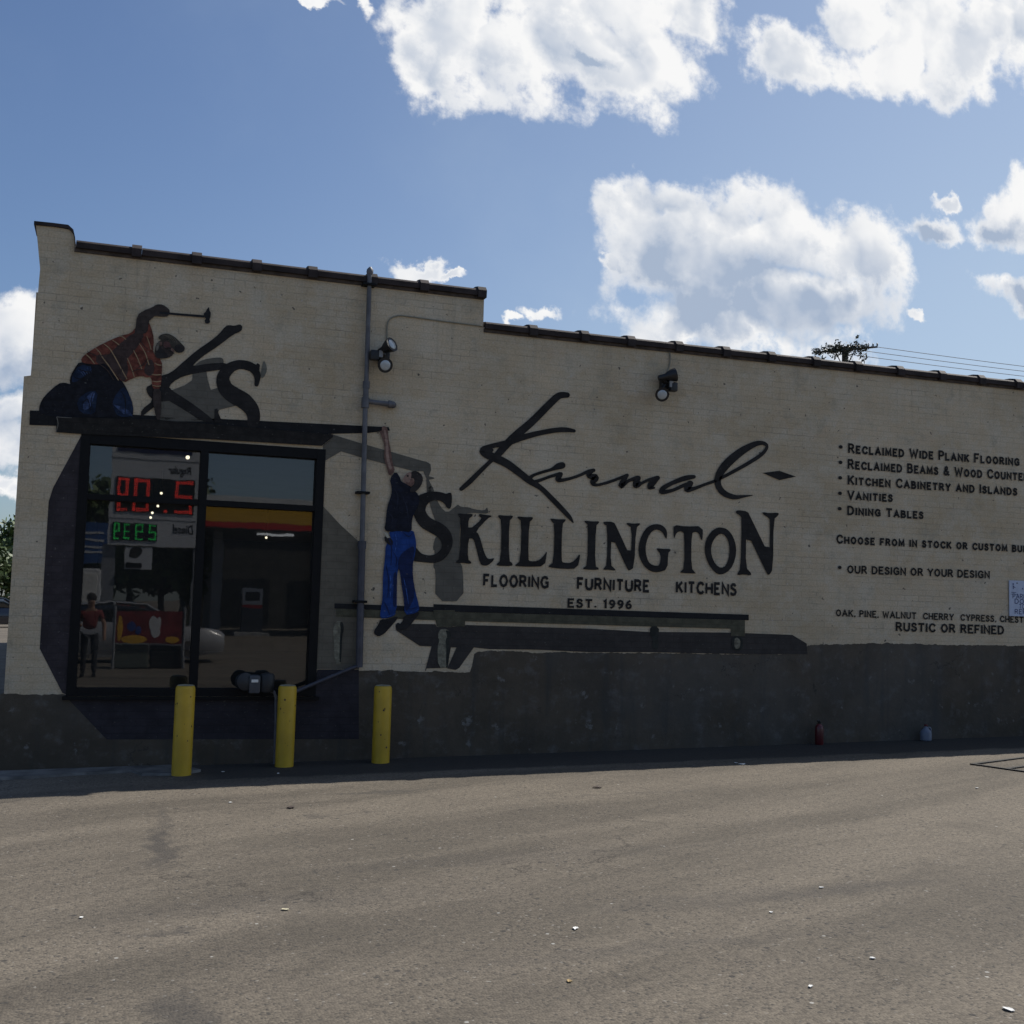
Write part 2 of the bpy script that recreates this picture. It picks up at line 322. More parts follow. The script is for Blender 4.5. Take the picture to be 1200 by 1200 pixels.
def tube(bm, pts, rads, seg=12, cap=True):
    pts = [Vector(p) for p in pts]
    if not isinstance(rads, (list, tuple)): rads = [rads] * len(pts)
    rings = []; prev = None
    for i, p in enumerate(pts):
        d = (pts[min(i + 1, len(pts) - 1)] - pts[max(i - 1, 0)]).normalized()
        if prev is None:
            a = Vector((0, 0, 1)) if abs(d.z) < .9 else Vector((1, 0, 0)); u = d.cross(a).normalized()
        else: u = (prev - d * prev.dot(d)).normalized()
        prev = u; v = d.cross(u)
        rings.append([bm.verts.new(p + (u * math.cos(2 * math.pi * k / seg) + v * math.sin(2 * math.pi * k / seg)) * rads[i]) for k in range(seg)])
    for a, b in zip(rings, rings[1:]):
        for k in range(seg): bm.faces.new((a[k], a[(k + 1) % seg], b[(k + 1) % seg], b[k]))
    if cap: bm.faces.new(rings[0][::-1]); bm.faces.new(rings[-1])
def lathe(bm, prof, origin=(0, 0, 0), axis=(0, 0, 1), seg=20):
    o = Vector(origin); d = Vector(axis).normalized()
    tube(bm, [o + d * h for r, h in prof], [max(r, 1e-4) for r, h in prof], seg)
def prism(bm, poly, y0, y1):
    "polygon of (x, z) extruded between two y planes"
    a = [bm.verts.new((x, y0, z)) for x, z in poly]; b = [bm.verts.new((x, y1, z)) for x, z in poly]; n = len(a)
    bm.faces.new(a); bm.faces.new(b[::-1])
    for i in range(n): bm.faces.new((a[i], b[i], b[(i + 1) % n], a[(i + 1) % n]))
def smooth_poly(pts, it=1):
    for _ in range(it):
        o = []
        for i, p in enumerate(pts):
            a = Vector(p); b = Vector(pts[(i + 1) % len(pts)]); o += [a * .75 + b * .25, a * .25 + b * .75]
        pts = o
    return pts
def spline(pts, n=6):
    P_ = [Vector(p) for p in pts]; out = []
    for i in range(len(P_) - 1):
        a, b, c, d = P_[max(i - 1, 0)], P_[i], P_[i + 1], P_[min(i + 2, len(P_) - 1)]
        for k in range(n):
            t = k / n; out.append(.5 * ((2 * b) + (c - a) * t + (2 * a - 5 * b + 4 * c - d) * t * t + (3 * b - a - 3 * c + d) * t ** 3))
    return out + [P_[-1]]
def Z(ox, oy, s):
    def f(*pts): return [(ox + p[0] / s, oy + p[1] / s) + tuple(x / s for x in p[2:]) for p in pts]
    return f
LAY = .0016
def fill(bm, loops, layer):
    y = -.003 - LAY * layer
    L = [[W(p[0], p[1], y) for p in lp] for lp in loops]
    flat = [v for lp in L for v in lp]; vs = [bm.verts.new(v) for v in flat]
    for t in tessellate_polygon([[Vector((v.x, v.z, 0)) for v in lp] for lp in L]):
        try:
            f = bm.faces.new([vs[i] for i in t]); f.normal_update()
            if f.normal.y > 0: f.normal_flip()
        except ValueError: pass
def patch(name, loops, mat, parent, layer, it=1, label=None):
    bm = bmesh.new()
    for lp in loops: fill(bm, [smooth_poly([Vector(p[:2]) for p in lp], it)] if it else [lp], layer)
    return obj(name, bm, mat, parent, 'raw', label)
def ribbon(bm, pts, layer, n=6):
    s = spline([(p[0], p[1], p[2]) for p in pts], n); L = []; R_ = []
    for i, p in enumerate(s):
        d = (s[min(i + 1, len(s) - 1)] - s[max(i - 1, 0)]).to_2d()
        if d.length < 1e-6: d = Vector((1, 0))
        d.normalize(); nn = Vector((-d.y, d.x)) * p.z / 2
        L.append(p.to_2d() + nn); R_.append(p.to_2d() - nn)
    y = -.003 - LAY * layer
    def cap(p, d, r): return [p.to_2d() + Vector((d.x * math.cos(a) - d.y * math.sin(a), d.x * math.sin(a) + d.y * math.cos(a))) * r for a in [math.radians(k) for k in (-60, -30, 0, 30, 60)]]
    lv = [bm.verts.new(W(v.x, v.y, y)) for v in L]; rv = [bm.verts.new(W(v.x, v.y, y)) for v in R_]
    fs = [bm.faces.new((lv[i], lv[i + 1], rv[i + 1], rv[i])) for i in range(len(lv) - 1)]
    d1 = (s[-1] - s[-2]).to_2d().normalized(); c1 = [bm.verts.new(W(v.x, v.y, y)) for v in cap(s[-1], d1, s[-1].z / 2)]
    fs.append(bm.faces.new([rv[-1]] + c1 + [lv[-1]]))
    d0 = (s[0] - s[1]).to_2d().normalized(); c0 = [bm.verts.new(W(v.x, v.y, y)) for v in cap(s[0], d0, s[0].z / 2)]
    fs.append(bm.faces.new([lv[0]] + c0 + [rv[0]]))
    for f in fs:
        f.normal_update()
        if f.normal.y > 0: f.normal_flip()
def text_geo(s, small_caps=False, bold=.0, space=1.0):
    cu = bpy.data.curves.new('lettering', 'FONT'); cu.body = s; cu.offset = bold; cu.space_character = space; cu.resolution_u = 4
    if small_caps:
        cu.small_caps_scale = .80
        for f in cu.body_format: f.use_small_caps = True
    o = bpy.data.objects.new('lettering', cu); COL.objects.link(o)
    bpy.context.view_layer.update()
    me = o.to_mesh(); vs = [v.co.copy() for v in me.vertices]; fs = [tuple(p.vertices) for p in me.polygons]
    o.to_mesh_clear(); bpy.data.objects.remove(o); bpy.data.curves.remove(cu)
    return vs, fs
def text_mesh(bm, s, place, small_caps=False, bold=.02, space=1.0, upto=None, flip=False):
    "place = (p0, p1, cap): the string's first baseline point, the baseline point where it (or upto) ends, and the cap height"
    p0, p1, cap = place; vs, fs = text_geo(s, small_caps, bold, space)
    x0 = min(v.x for v in vs); wv = vs if not upto else text_geo(upto, small_caps, bold, space)[0]
    x1 = max(v.x for v in wv); e = (p1 - p0) / (x1 - x0); up = Vector((0, 0, cap / .69))
    nv = [bm.verts.new(p0 + e * (v.x - x0) + up * v.y) for v in vs]
    for f in fs:
        try: bm.faces.new([nv[i] for i in f])
        except ValueError: pass
C8 = [(.80, .78), (.66, .95), (.42, 1), (.16, .88), (.0, .5), (.16, .12), (.42, 0), (.66, .05), (.80, .22)]
GLYPH = {'A': (.88, [[(0, 0), (.44, 1), (.88, 0)], [(.18, .34), (.70, .34)]]), 'B': (.68, [[(0, 0), (0, 1), (.40, 1), (.58, .90), (.58, .64), (.40, .54), (.02, .54)], [(.40, .52), (.62, .44), (.68, .26), (.60, .08), (.40, 0), (.02, 0)]]),
 'C': (.80, [C8]), 'D': (.78, [[(0, 0), (0, 1), (.38, 1), (.66, .84), (.78, .5), (.66, .16), (.38, 0), (.02, 0)]]), 'E': (.62, [[(.62, 1), (0, 1), (0, 0), (.64, 0)], [(.02, .52), (.48, .52)]]),
 'F': (.60, [[(.60, 1), (0, 1), (0, 0)], [(.02, .50), (.48, .50)]]), 'G': (.84, [C8[:-1] + [(.82, .12), (.82, .46), (.52, .46)]]), 'H': (.74, [[(0, 0), (0, 1)], [(.74, 0), (.74, 1)], [(.02, .5), (.72, .5)]]),
 'I': (.0, [[(0, 0), (0, 1)]]), 'K': (.72, [[(0, 0), (0, 1)], [(.68, 1), (.04, .42)], [(.24, .60), (.72, 0)]]), 'L': (.60, [[(0, 1), (0, 0), (.60, 0)]]), 'M': (.92, [[(0, 0), (.05, 1), (.46, .18), (.87, 1), (.92, 0)]]),
 'N': (.74, [[(0, 0), (0, 1), (.74, 0), (.74, 1)]]), 'O': (.86, [[(.43, 1), (.16, .88), (0, .5), (.16, .12), (.43, 0), (.70, .12), (.86, .5), (.70, .88), (.43, 1)]]), 'P': (.64, [[(0, 0), (0, 1), (.42, 1), (.62, .88), (.62, .60), (.42, .48), (.02, .48)]]),
 'R': (.72, [[(0, 0), (0, 1), (.42, 1), (.62, .89), (.62, .62), (.42, .50), (.02, .50)], [(.36, .48), (.72, 0)]]), 'S': (.62, [[(.58, .80), (.46, .97), (.20, .99), (.04, .84), (.06, .66), (.30, .54), (.54, .44), (.62, .26), (.50, .05), (.24, 0), (.06, .06), (0, .22)]]),
 'T': (.74, [[(0, .97), (.74, .97)], [(.37, 0), (.37, .95)]]), 'U': (.74, [[(0, 1), (0, .28), (.14, .05), (.37, 0), (.60, .05), (.74, .28), (.74, 1)]]), 'V': (.84, [[(0, 1), (.42, 0), (.84, 1)]]), 'W': (1.14, [[(0, 1), (.28, 0), (.57, .82), (.86, 0), (1.14, 1)]]),
 'Y': (.78, [[(0, 1), (.39, .48), (.39, 0)], [(.78, 1), (.41, .50)]]), '&': (.80, [[(.78, 0), (.20, .68), (.24, .92), (.40, 1), (.54, .90), (.52, .72), (.10, .38), (.06, .16), (.24, 0), (.46, .04), (.72, .42)]]),
 ',': (.06, [[(.05, .16), (.05, .0), (-.02, -.16)]]), '.': (.02, [[(0, .0), (0, .22)]]), '1': (.24, [[(0, .84), (.20, 1), (.20, 0)]]), '9': (.60, [[(.58, .66), (.44, .46), (.18, .46), (.02, .66), (.10, .92), (.30, 1), (.52, .90), (.60, .62), (.48, .20), (.16, 0)]]),
 '6': (.60, [[(.46, 1), (.12, .76), (0, .36), (.10, .08), (.30, 0), (.52, .10), (.58, .34), (.44, .54), (.18, .54), (.03, .36)]])}
GLYPH['I'] = (.02, [[(.01, 0), (.01, 1)]])
def stroke_text(s, sw, serif, small_caps, gap=.36):
    "painter's block capitals as mitred brush ribbons: list of quads in (x, z), cap height 1"
    quads = []; x = 0; first = True
    for ch in s:
        if ch == ' ': x += .62; first = True; continue
        k = 1.0 if (not small_caps or ch.isupper() or not ch.isalpha()) else .80
        if small_caps == 'all': k = .80
        if ch.isalpha() or ch == '&': first = False
        w, st = GLYPH[ch.upper()]
        for pl in st:
            P_ = [Vector(p) * k for p in pl]; closed = (P_[0] - P_[-1]).length < 1e-4
            L = []; R_ = []
            for i, p in enumerate(P_):
                a = P_[i - 1] if i > 0 else (P_[-2] if closed else None); b = P_[i + 1] if i < len(P_) - 1 else (P_[1] if closed else None)
                d1 = (p - a).normalized() if a is not None else None; d2 = (b - p).normalized() if b is not None else None
                d1 = d1 if d1 is not None else d2; d2 = d2 if d2 is not None else d1
                n1 = Vector((-d1.y, d1.x)); n2_ = Vector((-d2.y, d2.x)); m = (n1 + n2_)
                m = m.normalized() if m.length > 1e-4 else n1; L_ = sw / 2 / max(.45, m.dot(n1)); L.append(p + m * L_); R_.append(p - m * L_)
            for i in range(len(P_) - 1): quads.append([Vector((x, 0)) + v for v in (L[i], L[i + 1], R_[i + 1], R_[i])])
            if serif and not closed and ch not in ',.':
                for e, nb in ((P_[0], P_[1]), (P_[-1], P_[-2])):
                    d = (e - nb).normalized(); n = Vector((-d.y, d.x)); hw = sw / 2 + .065; t_ = .07
                    quads.append([Vector((x, 0)) + v for v in (e + n * hw, e - n * hw, e - n * hw * .8 - d * -t_ * .0 + d * t_, e + n * hw * .8 + d * t_)])
        x += w * k + gap
    return quads
def stroke_mesh(bm, s, place, sw=.17, serif=True, small_caps=False, upto=None, gap=.36, eps=Vector((0, -.00006, 0))):
    p0, p1, cap = place; q_ = stroke_text(s, sw, serif, small_caps, gap); x0 = min(v.x for f in q_ for v in f)
    e_ = stroke_text(upto or s, sw, serif, small_caps, gap); x1 = max(v.x for f in e_ for v in f)
    ex = (p1 - p0) / (x1 - x0); up = Vector((0, 0, cap))
    for i, f in enumerate(q_): bm.faces.new([bm.verts.new(p0 + ex * (v.x - x0) + up * v.y + eps * (i % 5)) for v in f])
def wall_text(name, lines, mat, parent, layer=1, label=None, cat_labels=None):
    y = -.003 - LAY * layer
    for (s, a, b, cappx, kw) in lines:
        bm = bmesh.new()
        p0 = W(*a, y); p1 = W(*b, y); cap = (W(a[0], a[1] - cappx, y) - p0).z
        (text_mesh if s == '\u2022' else stroke_mesh)(bm, s, (p0, p1, cap), **kw)
        for f in bm.faces:
            f.normal_update()
            if f.normal.y > 0: f.normal_flip()
        obj('painted_bullet' if s == '\u2022' else name, bm, mat, parent, 'raw', label)

# ------------------------------------------------------------------ ground
bm = bmesh.new()
xs = [-400, -120, -40, -16, -8, 0, 8, 16, 24, 60, 150, 400]; ys = [-400, -120, -40, -20, -8, 0, 30, 60, 150, 500]
gv = [[bm.verts.new((x, y, gz(x))) for y in ys] for x in xs]
for i in range(len(xs) - 1):
    for j in range(len(ys) - 1): bm.faces.new((gv[i][j], gv[i + 1][j], gv[i + 1][j + 1], gv[i][j + 1]))
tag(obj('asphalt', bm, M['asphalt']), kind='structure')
bm = bmesh.new()   # broken concrete apron at the corner
ap = [(-3, -.04), (-3, -.62), (-1.2, -.60), (-.3, -.50), (.25, -.46), (.62, -.36), (1.12, -.30), (1.20, -.52), (1.55, -.60), (1.72, -.42), (1.55, -.04)]
a = [bm.verts.new((x, y, gz(x) + .022)) for x, y in ap]; b = [bm.verts.new((x + random.uniform(-.02, .02), y - .02, gz(x) - .02)) for x, y in ap]
bm.faces.new(a)
for i in range(len(a)): bm.faces.new((a[i], b[i], b[(i + 1) % len(a)], a[(i + 1) % len(a)]))
tag(obj('pavement', bm, M['apron_c']), kind='structure')

# ------------------------------------------------------------------ the brick building
ZU, ZL = 5.01, 4.66            # coping tops of the tall and the low part
XS = W(567, 360).x             # step in the parapet
XE = 27.0                      # far end of the facade
B = thing('brick_building', 'long cream painted brick building with a mural, lettering and a stepped clay tile parapet', 'building')
def wx(px, py): return W(px, py).x
wl = [(42, 262), (47, 315), (36, 440), (28, 441)]
outer = [W(p[0], p[1]) for p in wl]
outer = [(v.x, v.z) for v in outer]
z0 = -.15
top = [(XE, z0), (XE, ZL - .06), (XS, ZL - .06), (XS, ZU - .06), (W(88, 281).x, ZU - .06), (W(87, 272).x, 5.055), (W(82, 266).x, 5.105), (W(42, 262).x, 5.125)]
gxl = outer[3][0]
facade = [(-.03, z0)] + top + outer[1:3] + [(outer[3][0], outer[3][1])]
# window opening
wx0, wx1, wz0, wz1 = .52, 2.80, .69, 3.165
bm = bmesh.new()
hole = [(wx0, wz0), (wx0, wz1), (wx1, wz1), (wx1, wz0)]
lo = [Vector((x, z, 0)) for x, z in facade]; lh = [Vector((x, z, 0)) for x, z in hole]
allp = lo + lh; T = tessellate_polygon([lo, lh])
fv = [bm.verts.new((p.x, 0, p.y)) for p in allp]; bv = [bm.verts.new((p.x, .34, p.y)) for p in allp]
for t in T:
    bm.faces.new([fv[i] for i in t]); bm.faces.new([bv[i] for i in reversed(t)])
n = len(lo)
for base, cnt in ((0, n), (n, 4)):
    for i in range(cnt):
        j = base + (i + 1) % cnt; i = base + i; bm.faces.new((fv[i], bv[i], bv[j], fv[j]))
obj('front_wall', bm, M['wall'], B, label='cream painted brick front wall, patchy and stained')
bm = bmesh.new(); box(bm, .002, .3, .345, 31, z0, 4.55); obj('side_wall', bm, M['side'], B)
bm = bmesh.new(); box(bm, XE - .3, XE - .002, .345, 31, z0, 4.4); box(bm, .305, XE - .305, 30.7, 31, z0, 4.4); obj('rear_wall', bm, M['side'], B)
bm = bmesh.new(); box(bm, .305, XE - .305, .345, 30.69, 4.1, 4.25); obj('roof', bm, M['roof'], B)
bm = bmesh.new(); box(bm, .31, 9, .346, 22, .12, 3.3)
for f in bm.faces: f.normal_flip()
for f in [f for f in bm.faces if abs(f.calc_center_median().y - .346) < 1e-3]: bm.faces.remove(f)
obj('showroom', bm, M['dark'], B, 'raw')

# stucco dado: a thick rendered skin whose top steps along the wall
tops = [(-.06, .717), (.475, .717), (.51, .69), (3.235, .69), (3.243, .953), (4.42, .953), (4.44, 1.02), (4.46, 1.14), (4.52, 1.165), (6.4, 1.175), (8.35, 1.18), (8.42, 1.21), (8.50, 1.30), (9.5, 1.325), (XE, 1.33)]
bm = bmesh.new()
xs_ = []; x = tops[0][0]
while x < XE: xs_.append(x); x += .022 if x < 12.5 else .5
xs_ = sorted(set(xs_ + [t[0] for t in tops]))
def ztop(x):
    for a, b in zip(tops, tops[1:]):
        if a[0] <= x <= b[0]: return a[1] + (b[1] - a[1]) * (x - a[0]) / (b[0] - a[0])
    return tops[-1][1]
rng = random.Random(3); pv = None
for x in xs_:
    jj = .75 * globals().get('jj', 0) + rng.gauss(0, .0035); j = jj + rng.uniform(-.003, .003) if (x < .46 or x > 3.3) else 0
    zt = ztop(x) + j
    s = [bm.verts.new((x, -.0028, z0)), bm.verts.new((x, -.0028, zt - .01)), bm.verts.new((x, .05, zt - .004)), bm.verts.new((x, .05, z0))]
    if pv:
        for k in range(3): bm.faces.new((pv[k], s[k], s[k + 1], pv[k + 1]))
    pv = s
obj('stucco_base', bm, M['stucco'], B, label='dark grey weathered stucco along the foot of the wall')

# clay coping tiles
def coping(x0, x1, zt, collar_first):
    bm = bmesh.new()
    def prof(g): return [(-.05 - g, zt - .082 - g), (-.055 - g, zt - .03), (-.035, zt - .008 + g), (.06, zt + .012 + g), (.17, zt + .02 + g), (.29, zt + .008 + g), (.38, zt - .03 + g), (.39 + g, zt - .10)]
    def seg(xa, xb, g):
        P_ = prof(g); a = [bm.verts.new((xa, y, z)) for y, z in P_]; b = [bm.verts.new((xb, y, z)) for y, z in P_]
        for i in range(len(P_)): bm.faces.new((a[i], b[i], b[(i + 1) % len(P_)], a[(i + 1) % len(P_)]))
        bm.faces.new(a[::-1]); bm.faces.new(b)
    seg(x0, x1 - .075, 0); seg(x1 - .08, x1 + .012, .024)
    obj('coping_tile', bm, M['coping'], B, True)
ju = [wx(88, 281)] + [wx(p, y) for p, y in ((165, 290), (235, 298), (305, 306), (370, 314), (440, 322), (500, 330), (567, 340))]
jl = [XS - .0] + [wx(p, y) for p, y in ((627, 384), (687, 390), (741, 397), (797, 403), (852, 409), (905, 414), (957, 418), (1006, 423), (1055, 429), (1104, 434), (1150, 438), (1193, 443))]
dx = (jl[-1] - jl[2]) / 10
while jl[-1] + dx < XE: jl.append(jl[-1] + dx)
for J, zt in ((ju, ZU), (jl, ZL)):
    for a, b in zip(J, J[1:]): coping(a + .014, b, zt, False)
# corner block cap
bm = bmesh.new()
cp = [W(40, 261), W(60, 263), W(80, 265.5), W(86, 271), W(88, 280)]
for off in (0,):
    P_ = [(v.x, v.z) for v in cp]
    a = [bm.verts.new((x, -.02, z + .012)) for x, z in P_]; b = [bm.verts.new((x, .36, z + .012)) for x, z in P_]; c = [bm.verts.new((x, -.02, z - .022)) for x, z in P_]; d = [bm.verts.new((x, .36, z - .022)) for x, z in P_]
    for i in range(len(P_) - 1):
        for p, q_ in ((a, b), (c, d), (a, c), (b, d)): bm.faces.new((p[i], p[i + 1], q_[i + 1], q_[i]))
    bm.faces.new((a[0], b[0], d[0], c[0])); bm.faces.new((a[-1], b[-1], d[-1], c[-1]))
obj('corner_cap', bm, M['coping'], B)
# mortar bed under the coping
M['bed'] = simple('mortar_bed', (.075, .058, .048), .95, 0, .4, 9, bump=.5)
bm = bmesh.new(); box(bm, W(88, 281).x, XS - .01, -.018, -.0005, ZU - .115, ZU - .075); box(bm, XS + .005, XE - .1, -.018, -.0005, ZL - .115, ZL - .075)
obj('mortar_bed', bm, M['bed'], B)

# shop window
WD = None
bm = bmesh.new(); fy0, fy1 = -.012, .11; fw = .075
mx0, mx1 = W(229.5, 650).x, W(239, 650).x; tz0, tz1 = W(240, 592.3).z, W(240, 585.7).z
box(bm, wx0 - .02, wx0 + fw - .01, fy0, fy1, wz0, wz1); box(bm, wx1 - fw + .01, wx1 + .02, fy0, fy1, wz0, wz1)
box(bm, wx0 + fw - .009, wx1 - fw + .009, fy0 + .003, fy1, wz0, wz0 + .07); box(bm, wx0 + fw - .009, wx1 - fw + .009, fy0 + .003, fy1, wz1 - .10, wz1)
box(bm, mx0, mx1, fy0 + .001, fy1 - .002, wz0 + .071, wz1 - .101)
box(bm, wx0 + fw - .009, mx0 - .001, fy0 + .004, fy1 - .001, tz0, tz1); box(bm, mx1 + .001, wx1 - fw + .009, fy0 + .004, fy1 - .001, tz0, tz1)
WD = obj('window', bm, M['frame'], B, label='large black framed shop window in four panes')
GY = .07
bm = bmesh.new()
for xa, xb in ((wx0 + .02, mx0 + .01), (mx1 - .01, wx1 - .02)):
    for za, zb in ((wz0 + .02, tz0 + .01), (tz1 - .01, wz1 - .04)):
        bm.faces.new([bm.verts.new(p) for p in ((xa, GY, za), (xb, GY, za), (xb, GY, zb), (xa, GY, zb))])
obj('pane', bm, M['glass'], WD, 'raw')
bm = bmesh.new()
box(bm, wx0 - .05, wx1 + .05, -.045, -.014, wz0 - .035, wz0 - .002)
obj('sill', bm, M['frame'], WD)
# lamps hanging in the dark showroom
for i, (px, py, lab) in enumerate(((220, 536, 'lit round lamp under the blue sign in the upper left pane'), (189, 578, 'small lit lamp inside, just above the glazing bar'), (185, 593, 'small lit lamp inside, just below the glazing bar'),
                      (178.5, 601, 'lower lit lamp of the close pair inside left of the mullion'), (176.5, 606.5, 'lowest and faintest lit lamp inside, over the green figures'), (312, 630, 'lone lit lamp inside behind the right lower pane'))):
    yv = [1.2, 4.2, 5.5, 6.2, 7.0, 9.0][i]; p = W(px, py, yv)
    L = thing('ceiling_lamp', lab, 'lamp', p, 0, 'lamps lit inside the showroom')
    bm = bmesh.new(); r = .006 + .0010 * (yv + 11.5); bmesh.ops.create_uvsphere(bm, u_segments=12, v_segments=8, radius=r * (1.15 if i == 0 else .8)); obj('bulb', bm, M['lamp'], L, True)
    bm = bmesh.new(); lathe(bm, [(.02, r), (r * 1.2, r * 1.6), (.02, r * 3), (.008, r * 3.2), (.008, max(3.29 - p.z, r * 3.4))]); obj('lamp_shade', bm, M['black'], L, True)

# ------------------------------------------------------------------ the mural, painted flat on the wall
M['shade_slate'] = paint('slate_paint', (.043, .036, .040)); M['shade_olive'] = paint('olive_grey_paint', (.135, .120, .092), .14); M['shade_grey'] = paint('dove_grey_paint', (.125, .115, .094), .14)
M['navy'] = paint('navy_paint', (.036, .032, .038), .2); M['letter'] = paint('lettering_black', (.023, .021, .020), .3, wear=.3); M['plank'] = paint('plank_brown', (.020, .018, .016), .35, scale=12)
M['plank_b'] = paint('plank_dark', (.014, .014, .015), .25); M['shirt'] = paint('rust_paint', (.150, .046, .031), .5, scale=14); M['shirt_d'] = paint('rust_fold_paint', (.055, .036, .032), .3, scale=14)
M['stripe'] = paint('stripe_paint', (.34, .235, .135), .2); M['jean_d'] = paint('denim_dark_paint', (.0115, .012, .0165), .4, scale=16); M['jean'] = paint('denim_paint', (.013, .024, .054), .45, scale=9); M['jean_l'] = paint('denim_worn_paint', (.045, .07, .15), .7, scale=20)
M['skin'] = paint('skin_paint', (.17, .10, .08), .3, scale=16); M['skin_d'] = paint('skin_dark_paint', (.050, .038, .033), .3, scale=16); M['skin_l'] = paint('skin_light_paint', (.30, .20, .16), .25, scale=16); M['cap'] = paint('cap_paint', (.055, .048, .038), .3, scale=20)
M['hair'] = paint('beard_paint', (.03, .026, .025), .3); M['tee'] = paint('tee_navy_paint', (.011, .013, .024), .35, scale=14); M['blue'] = paint('bright_denim_paint', (.012, .046, .20), .25, scale=8); M['blue_d'] = paint('denim_fold_paint', (.010, .020, .075), .25, scale=8)
M['boot'] = paint('boot_paint', (.022, .021, .022), .3); M['table_top'] = paint('table_top_paint', (.018, .018, .019), .2); M['apron'] = paint('apron_olive_paint', (.085, .080, .054), .25, scale=10); M['leg_l'] = paint('leg_light_paint', (.19, .18, .135), .45, scale=16); M['leg_d'] = paint('leg_dark_paint', (.03, .032, .028), .3)
M['table_shadow'] = paint('table_shadow_paint', (.046, .041, .038), .18); M['hammer'] = paint('hammer_paint', (.02, .02, .022), .2); M['buff'] = paint('buff_paint', (.42, .40, .33), .15)

zW = Z(40, 340, 7.5); zK = Z(180, 370, 8.571); zA = Z(530, 450, 7.5); zB = Z(600, 530, 7.5); zC = Z(740, 500, 6); z4 = Z(480, 570, 7.5); z5 = Z(630, 590, 7.5); z6 = Z(780, 590, 8.571)
zH = Z(430, 490, 8.57); zJ = Z(430, 610, 8.0); zT = Z(490, 690, 6.0); zR = Z(690, 690, 4.444); zP = Z(360, 490, 7.056); zS = Z(30, 490, 3.16); zF = Z(430, 680, 10)

# painted reveal and cast shadows round the window
patch('painted_reveal', [[(97, 507), (103, 507), (98, 640), (86, 815), (80, 815), (73, 812), (46.5, 760), (57, 588), (62, 572)]], M['shade_slate'], B, 0, 0, 'slate painted slanting side to the left of the window')
patch('painted_skirt', [[(74, 813), (80, 816.5), (368, 816.5), (368, 800), (372, 784.5), (420.5, 784.5), (420.5, 866), (125, 866.5)]], M['navy'], B, 1, 0, 'navy painted band below the window')
patch('painted_shadow', [[(374, 598), (378, 592.5), (399, 615), (423, 637), (421, 784), (367, 784), (371, 700)]], M['shade_olive'], B, 0, 0, 'olive grey painted shadow right of the window')
patch('painted_shadow', [zP((130, 225), (185, 180), (185, 128), (470, 215), (960, 355), (985, 360), (1020, 380), (1025, 430), (1005, 480), (1050, 492), (1052, 500), (1005, 510), (1050, 600), (1040, 620), (990, 620), (985, 500), (960, 440), (870, 435), (640, 378), (500, 340), (280, 275), (132, 362))], M['shade_grey'], B, 1, 0, 'grey painted shadow of the beam and the reaching arm')
patch('painted_shadow', [z4((160, -5), (205, -5), (215, 60), (270, 180), (330, 235), (400, 180), (425, 158), (450, 180), (520, 182), (560, 200), (660, 215), (680, 180), (692, 215), (690, 240), (600, 235), (520, 232), (470, 260), (440, 330), (440, 660), (470, 720), (475, 1010), (225, 1010), (230, 740), (205, 700), (225, 560), (205, 560), (215, 470), (255, 420), (300, 340), (250, 330), (215, 280), (170, 130))], M['shade_grey'], B, 1, 1, 'grey painted shadow of the hanging man on the wall')
# table shadow
patch('painted_shadow', [zF((335, 520), (365, 495), (420, 540), (540, 512), (800, 515), (820, 545), (980, 550)) + zT((340, 255), (1200, 280)) + zR((315, 225), (370, 225), (740, 228), (1060, 240), (1135, 285), (1138, 340), (805, 340), (300, 330), (5, 330)) + zT((830, 428), (500, 424), (392, 412)) + zT((290, 555), (265, 570), (205, 560), (270, 412), (230, 412), (205, 555), (60, 560), (45, 590), (95, 405)) + zF((620, 770), (340, 585))],
      M['table_shadow'], B, 2, 0, 'slate painted shadow under the painted table')

# painted table
patch('painted_table', [[(392, 707), (512, 711.5), (512, 717), (392, 713)]], M['table_top'], B, 3, 0, 'painted dark table with olive apron and turned legs below the lettering')
TB = B.children[-1]
patch('apron', [[(394, 713.2), (512, 717.2), (512, 727), (394, 722.5)]], M['apron'], TB, 3, 0)
patch('table_top', [[(508, 708), (702, 714.6), (877.5, 720.3), (877.5, 726.8), (508, 716.2)]], M['table_top'], TB, 4, 0)
patch('apron', [[(508, 716.4), (873, 726.8), (873, 745.5), (856.5, 745), (856.5, 736.8), (545, 728), (545, 734), (512, 734)]], M['apron'], TB, 4, 0)
patch('leg', [zT((105, 150), (258, 150), (258, 225), (240, 268), (140, 268), (112, 175))], M['apron'], TB, 5, 0)
patch('leg', [zT((150, 288), (185, 280), (222, 295), (232, 335), (215, 368), (222, 400), (210, 555), (140, 555), (135, 400), (150, 368), (138, 330))], M['leg_l'], TB, 5, 1)
patch('leg', [zT((190, 290), (222, 295), (232, 335), (215, 368), (222, 400), (212, 550), (195, 550), (200, 400), (190, 368), (208, 330))], M['leg_d'], TB, 6, 1)
patch('leg', [[(393, 728), (401, 728), (402, 738), (400, 745), (401, 778), (392, 778), (391, 745), (390, 738)]], M['leg_l'], TB, 3, 1)
patch('leg', [[(398, 729), (402, 729), (403, 738), (401, 745), (400, 776), (397.5, 776), (398.5, 745), (399.5, 738)]], M['leg_d'], TB, 4, 1)
patch('leg', [zR((318, 195), (366, 196), (364, 250), (356, 262), (366, 285), (360, 315), (335, 315), (328, 285), (338, 262), (320, 245))], M['leg_d'], TB, 5, 1)
patch('leg', [zR((745, 255), (770, 245), (800, 258), (804, 290), (795, 320), (752, 320), (744, 290))], M['leg_d'], TB, 6, 1)
patch('leg', [zR((757, 262), (772, 252), (788, 266), (790, 290), (782, 312), (760, 312))], M['leg_l'], TB, 7, 1)

